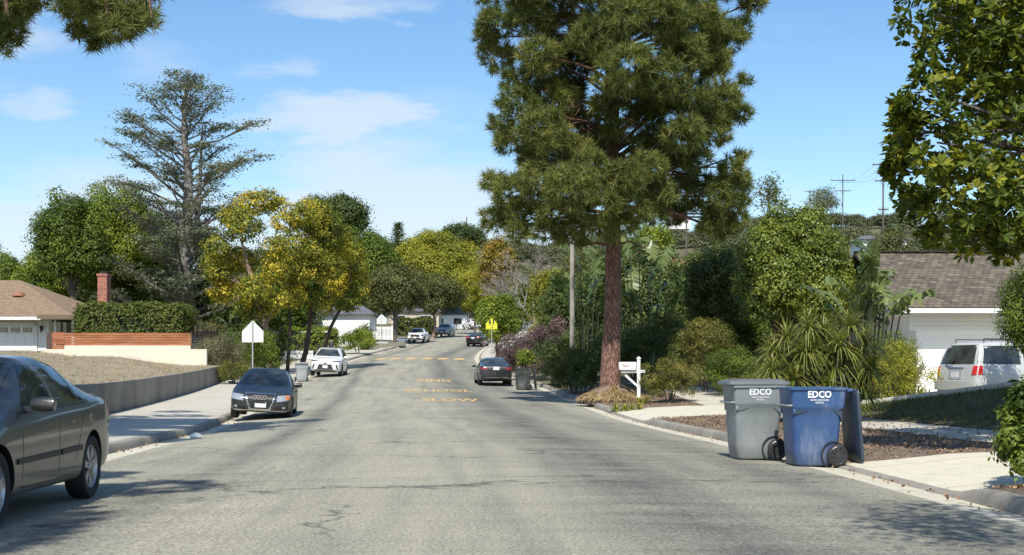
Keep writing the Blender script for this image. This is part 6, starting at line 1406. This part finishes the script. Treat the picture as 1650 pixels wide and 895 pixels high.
    def plate(s, d, z, y=0, scribble=True):
        L = s.sp['L']; h, n = s.hit(d, 1, y, z); x = h.x + (.025 if d == 'front' else -.025); m = MB(); m.box((x, y, z), (.012, .31, .155)); p = m.build('licence_plate', M['plate'], s.t); return p

DK = paint('dark_grey_paint', (.085, .080, .072), .30, .36, .42)
AU = paint('black_green_paint', (.010, .014, .013), .0, .4, .14, .35)
SW = paint('shaded_white_paint', (.50, .51, .50), .1, .35, .15, .4)  # white car paint darkened, the SUV's semi-shade is in the colour
WH = paint('white_paint_car', (.72, .73, .73), .0, .35, .08)
SI = paint('silver_paint', (.46, .48, .48), .3, .35, .12)
CH_ = paint('charcoal_paint', (.028, .033, .038), .45, .28, .10)
BK = paint('black_paint', (.010, .011, .013), .2, .25, .08)
# 1 grey sedan, left foreground, facing the viewer
zc1 = lambda x, y: float(gz(x, y))
c1 = Car('sedan', 'weathered dark grey sedan cut off by the left edge, nearest parked car', 'sedan', -5.24, 12.42, zc1(-4.8, 12.42) + .01, R(-90 + 1.0), DK, roll=0, rim=('cap', 'alloy'), scale=(1.0, 1.0, 1.035))
c1.sym('side', [(1.32, .50), (2.42, .51), (2.42, .56), (1.32, .545)], 'side_moulding', M['black'], 14, 2, .018)
c1.sym('side', [(2.50, .51), (3.12, .52), (3.12, .57), (2.50, .56)], 'side_moulding', M['black'], 10, 2, .018)
c1.sym('rear', [(.50, .80), (.76, .80), (.74, 1.0), (.54, .98)], 'tail_light', M['red_lamp'], 6, 4, .012)
c1.patch('rear', 1, [(-.35, .60), (.35, .60), (.35, .78), (-.35, .78)], 'plate_recess', M['black'], 6, 3, .004); c1.plate('rear', .70)
c1.sym('front', [(.42, .58), (.76, .60), (.74, .74), (.46, .72)], 'headlight', M['lamp_clear'], 8, 4, .012); c1.patch('front', 1, [(-.3, .58), (.3, .58), (.3, .68), (-.3, .68)], 'grille', M['black'], 8, 3, .006)
c1.sym('side', [(1.55, .925), (3.35, .975), (3.35, .985), (1.55, .937)], 'window_trim', M['black'], 20, 1, .012)
# 2 dark sedan with ringed grille
ty = math.atan2(-.115, 1)
x2, y2 = -7.55, 39.8
c2 = Car('sedan', 'dark green-black sedan with a chrome-framed grille and ring emblem facing the viewer', 'sedan', x2, y2, zc1(x2, y2) - .02, R(-90 + 6.5), AU, roll=R(-3.2), rim=('spoke', 'alloy'), scale=(1, 1.03, 1.04))
c2.patch('front', 1, [(-.29, .29), (.29, .29), (.44, .745), (-.44, .745)], 'grille_frame', M['chrome'], 12, 8, .018)
c2.patch('front', 1, [(-.25, .325), (.25, .325), (.395, .71), (-.395, .71)], 'grille', M['black'], 12, 8, .026)
c2.patch('front', 1, [(-.33, .47), (.33, .47), (.35, .56), (-.35, .56)], 'grille_bar', CH_, 12, 2, .032)
m = MB(); hx, _ = c2.hit('front', 1, 0, .60)
for k in range(4): m.lathe([(.044, .035), (.064, .035), (.064, .050), (.044, .050)], 'X', (hx.x, -.135 + .09 * k, .635), 20, closed=True)
m.build('ring_emblem', M['chrome'], c2.t)
c2.plate('front', .44, .02)
c2.sym('front', [(.46, .53), (.80, .57), (.79, .72), (.47, .69)], 'headlight', M['lamp_clear'], 8, 4, .012)
c2.patch('front', 1, [(.70, .585), (.80, .59), (.79, .71), (.70, .705)], 'indicator', M['amber'], 4, 3, .018)
c2.sym('front', [(.38, .30), (.74, .33), (.74, .42), (.42, .40)], 'air_intake', M['black'], 6, 3, .008)
c2.sym('front', [(.62, .345), (.70, .355), (.70, .405), (.62, .395)], 'fog_lamp', M['lamp_clear'], 3, 3, .014)
c2.patch('front', 1, [(-.72, .27), (.72, .27), (.74, .29), (-.74, .29)], 'lower_lip', M['chrome'], 12, 1, .010)
c2.patch('front', 1, [(-.10, 1.34), (.10, 1.34), (.08, 1.30), (-.08, 1.30)], 'mirror_mount', M['black'], 3, 2, .006)
# 3 white crossover SUV
x3, y3 = -11.45, 81.6
c3 = Car('suv', 'white crossover with a blacked-out grille parked past the pale grey trash cart', 'suv', x3, y3, zc1(x3, y3) - .02, R(-90 + 1.5), WH, roll=R(-2.5), rim=('spoke', 'alloy_dark'), scale=(1, 1, 1.05))
c3.patch('front', 1, [(-.50, .40), (.50, .40), (.38, .70), (-.38, .70)], 'grille', M['alloy_dark'], 12, 6, .016)
c3.patch('front', 1, [(-.09, .74), (.09, .74), (.08, .82), (-.08, .82)], 'emblem', M['black'], 4, 3, .02)
c3.sym('front', [(.42, .83), (.86, .86), (.86, .93), (.44, .89)], 'headlight', M['lamp_dark'], 8, 3, .014)
c3.sym('front', [(.70, .44), (.78, .46), (.72, .70), (.62, .70)], 'air_slot', M['black'], 3, 5, .012)
c3.patch('front', 1, [(-.62, .31), (.62, .31), (.66, .36), (-.66, .36)], 'lower_bumper', M['black'], 12, 2, .014); c3.plate('front', .56)
c3.patch('top', 1, [(1.9, -.60), (4.2, -.60), (4.2, .60), (1.9, .60)], 'roof_panel', BK, 10, 8, .006)
# 4 charcoal coupe-like sedan, right
x4, y4 = -1.02, 69.0
c4 = Car('sedan', 'charcoal fastback sedan seen from behind at the right kerb beside the cut branches', 'sedan', x4, y4, zc1(x4, y4), R(90 + 5.5), CH_, rim=('ten', 'alloy_dark'), scale=(1, 1.02, .985))
c4.sym('rear', [(.46, .78), (.84, .82), (.80, .93), (.50, .92)], 'tail_light', simple('dark_red_lamp', (.20, .015, .02), .25, coat=.5), 8, 3, .014); c4.plate('rear', .87)
c4.patch('rear', 1, [(-.66, .40), (.66, .40), (.58, .50), (-.58, .50)], 'diffuser', M['black'], 10, 2, .010)
c4.patch('rear', 1, [(-.58, .375), (.58, .375), (.58, .40), (-.58, .40)], 'bumper_strip', M['chrome'], 10, 1, .014)
# 5 white pickup
x5, y5 = -10.85, 151.6
c5 = Car('pickup_truck', 'white pickup truck with a black grille facing the viewer below the wide olive tree', 'pickup', x5, y5, zc1(x5, y5), R(-90 - 6), WH, roll=R(-2), cat='pickup truck', rim=('spoke', 'alloy_dark'))
c5.patch('front', 1, [(-.50, .66), (.50, .66), (.56, .94), (-.56, .94)], 'grille', M['black'], 10, 5, .02); c5.sym('front', [(.62, .80), (.90, .82), (.88, .96), (.62, .95)], 'headlight', M['lamp_dark'], 5, 3, .015)
c5.patch('front', 1, [(-.66, .44), (.66, .44), (.60, .58), (-.60, .58)], 'lower_bumper', M['black'], 10, 3, .02); c5.plate('front', .60)
# 6 silver SUV
x6, y6 = -8.95, 174.6
c6 = Car('suv', 'silver-grey SUV facing the viewer just beyond the white pickup', 'suv', x6, y6, zc1(x6, y6), R(-90 - 9), SI, roll=R(-2), rim=('spoke', 'alloy'))
c6.patch('front', 1, [(-.46, .62), (.46, .62), (.44, .80), (-.44, .80)], 'grille', M['alloy_dark'], 8, 4, .016); c6.sym('front', [(.50, .76), (.86, .80), (.86, .92), (.50, .86)], 'headlight', M['lamp_clear'], 5, 3, .014); c6.patch('front', 1, [(-.6, .42), (.6, .42), (.56, .52), (-.56, .52)], 'lower_bumper', M['black'], 8, 2, .014); c6.plate('front', .52)
# 7 black sedan at the bend
x7, y7 = -3.75, 142.2
c7 = Car('sedan', 'black sedan seen from behind at the far bend left of the yellow crossing sign', 'sedan', x7, y7, zc1(x7, y7), R(90 - 12), BK, rim=('spoke', 'alloy'))
c7.sym('rear', [(.46, .84), (.82, .86), (.80, .96), (.48, .96)], 'tail_light', M['red_lamp'], 5, 3, .014); c7.plate('rear', .84)
# 8, 9 far white cars
x8, y8 = -6.3, 205.5
c8 = Car('sedan', 'white car at the top of the bend beside the farthest sign back', 'sedan', x8, y8, zc1(x8, y8), R(90 + 24), WH, rim=('spoke', 'alloy'), scale=(1.05, 1.08, 1.12)); c8.sym('rear', [(.46, .84), (.82, .86), (.80, .96), (.48, .96)], 'tail_light', M['red_lamp'], 4, 3, .014); c8.plate('rear', .72)
x9, y9 = 1.75, 252.
c9 = Car('sedan', 'farthest white car seen from behind between the round tree and the orange tree', 'sedan', x9, y9, zc1(x9, y9), R(90 - 5), WH, rim=('spoke', 'alloy'), scale=(1, 1.0, 1.1)); c9.sym('rear', [(.46, .84), (.82, .86), (.80, .96), (.48, .96)], 'tail_light', M['red_lamp'], 4, 3, .014); c9.plate('rear', .72)
# 10 big white SUV on the right driveway, heading away to the right
hd = 17.0; cx10, cy10 = 14.75, 36.9
c10 = Car('suv', 'large white SUV with a red tail light parked before the garage behind the lawn edging', 'big_suv', cx10, cy10, float(gz(14, 36)) + .02, R(hd), SW, rim=('spoke', 'alloy'))
c10.sym('rear', [(.72, .98), (.88, .98), (.86, 1.22), (.75, 1.23)], 'tail_light', M['red_lamp'], 5, 5, .018)
c10.sym('side', [(4.99, .98), (5.10, .98), (5.04, 1.22), (4.96, 1.22)], 'tail_light', M['red_lamp'], 3, 5, .014)
c10.patch('rear', 1, [(-.86, .56), (.86, .56), (.86, .80), (-.86, .80)], 'rear_bumper', SW, 14, 4, .07); c10.patch('rear', 1, [(-.30, .86), (.30, .86), (.30, 1.12), (-.30, 1.12)], 'plate_recess', SI, 6, 4, .012); c10.plate('rear', .98)
c10.patch('rear', 1, [(-.35, 1.15), (.35, 1.15), (.35, 1.19), (-.35, 1.19)], 'tailgate_trim', M['chrome'], 6, 1, .02)
m = MB()
for sg in (-1, 1):
    m.tube([(L_x, sg * .62, 1.965) for L_x in (-2.1, -1.2, 0, .3)], .014, 6); 
    for L_x in (-2.1, -.9, .3): m.tube([(L_x, sg * .62, 1.88), (L_x, sg * .62, 1.965)], .016, 6)
m.build('roof_rack', M['alloy_dark'], c10.t)
m = MB(); m.tube([(-2.52, .1, 1.36), (-2.58, .2, 1.30), (-2.55, .45, 1.32)], .02, 6); m.build('rear_wiper', M['black'], c10.t)

# ------------------------------------------------------------------ the person by the white crossover
def person():
    D = 110.; b = GP(534, D); t = thing('person', 'person in a dark shirt standing on the left sidewalk behind the white crossover', 'person', b)
    J = dict(pelvis=(0, 0, .95), belly=(0, 0, 1.1), chest=(0, .01, 1.32), neck=(0, 0, 1.48), head0=(0, -.01, 1.58), head=(0, -.01, 1.67), sl=(-.19, 0, 1.41), el=(-.26, .03, 1.13), wl=(-.27, -.06, .90), hl=(-.27, -.09, .80), sr=(.19, 0, 1.41), er=(.26, .03, 1.13), wr=(.24, -.08, .90), hr=(.23, -.12, .81),
             hpl=(-.10, 0, .90), kl=(-.11, -.02, .50), al=(-.12, .03, .09), fl=(-.13, -.13, .04), hpr=(.10, 0, .90), kr=(.11, -.03, .50), ar=(.12, .02, .09), fr=(.14, -.14, .04))
    E = [('pelvis','belly'),('belly','chest'),('chest','neck'),('neck','head0'),('head0','head'),('chest','sl'),('sl','el'),('el','wl'),('wl','hl'),('chest','sr'),('sr','er'),('er','wr'),('wr','hr'),('pelvis','hpl'),('hpl','kl'),('kl','al'),('al','fl'),('pelvis','hpr'),('hpr','kr'),('kr','ar'),('ar','fr')]
    Rr = dict(pelvis=.13, belly=.125, chest=.14, neck=.055, head0=.085, head=.095, sl=.065, el=.042, wl=.03, hl=.035, sr=.065, er=.042, wr=.03, hr=.035, hpl=.09, kl=.06, al=.045, fl=.035, hpr=.09, kr=.06, ar=.045, fr=.035)
    names = list(J); me = bpy.data.meshes.new('body'); me.from_pydata([J[n] for n in names], [(names.index(a), names.index(c)) for a, c in E], []); o = link('body', me, t)
    md = o.modifiers.new('sk', 'SKIN'); sub = o.modifiers.new('ss', 'SUBSURF'); sub.levels = 2
    for i, n in enumerate(names): me.skin_vertices[0].data[i].radius = (Rr[n], Rr[n]); me.skin_vertices[0].data[i].use_root = (n == 'pelvis')
    dg = bpy.context.evaluated_depsgraph_get(); dg.update(); me2 = bpy.data.meshes.new_from_object(o.evaluated_get(dg)); o.modifiers.clear(); o.data = me2
    me2.materials.clear()
    for mm in (simple('skin', (.42, .25, .17), .6, var=.05), simple('dark_shirt', (.03, .03, .045), .8), simple('light_shorts', (.45, .50, .48), .8), simple('hair', (.05, .032, .022), .7)): me2.materials.append(mm)
    for p in me2.polygons:
        c = p.center; p.material_index = 0
        if .95 < c.z < 1.50 and not (abs(c.x) > .2 and c.z < 1.2): p.material_index = 1
        elif .55 < c.z <= .95 and abs(c.x) < .21: p.material_index = 2
        elif c.z < .07: p.material_index = 3
        elif c.z > 1.70 or (c.z > 1.60 and c.y > .03): p.material_index = 3
    me2.shade_smooth(); o.name = 'body'
person()
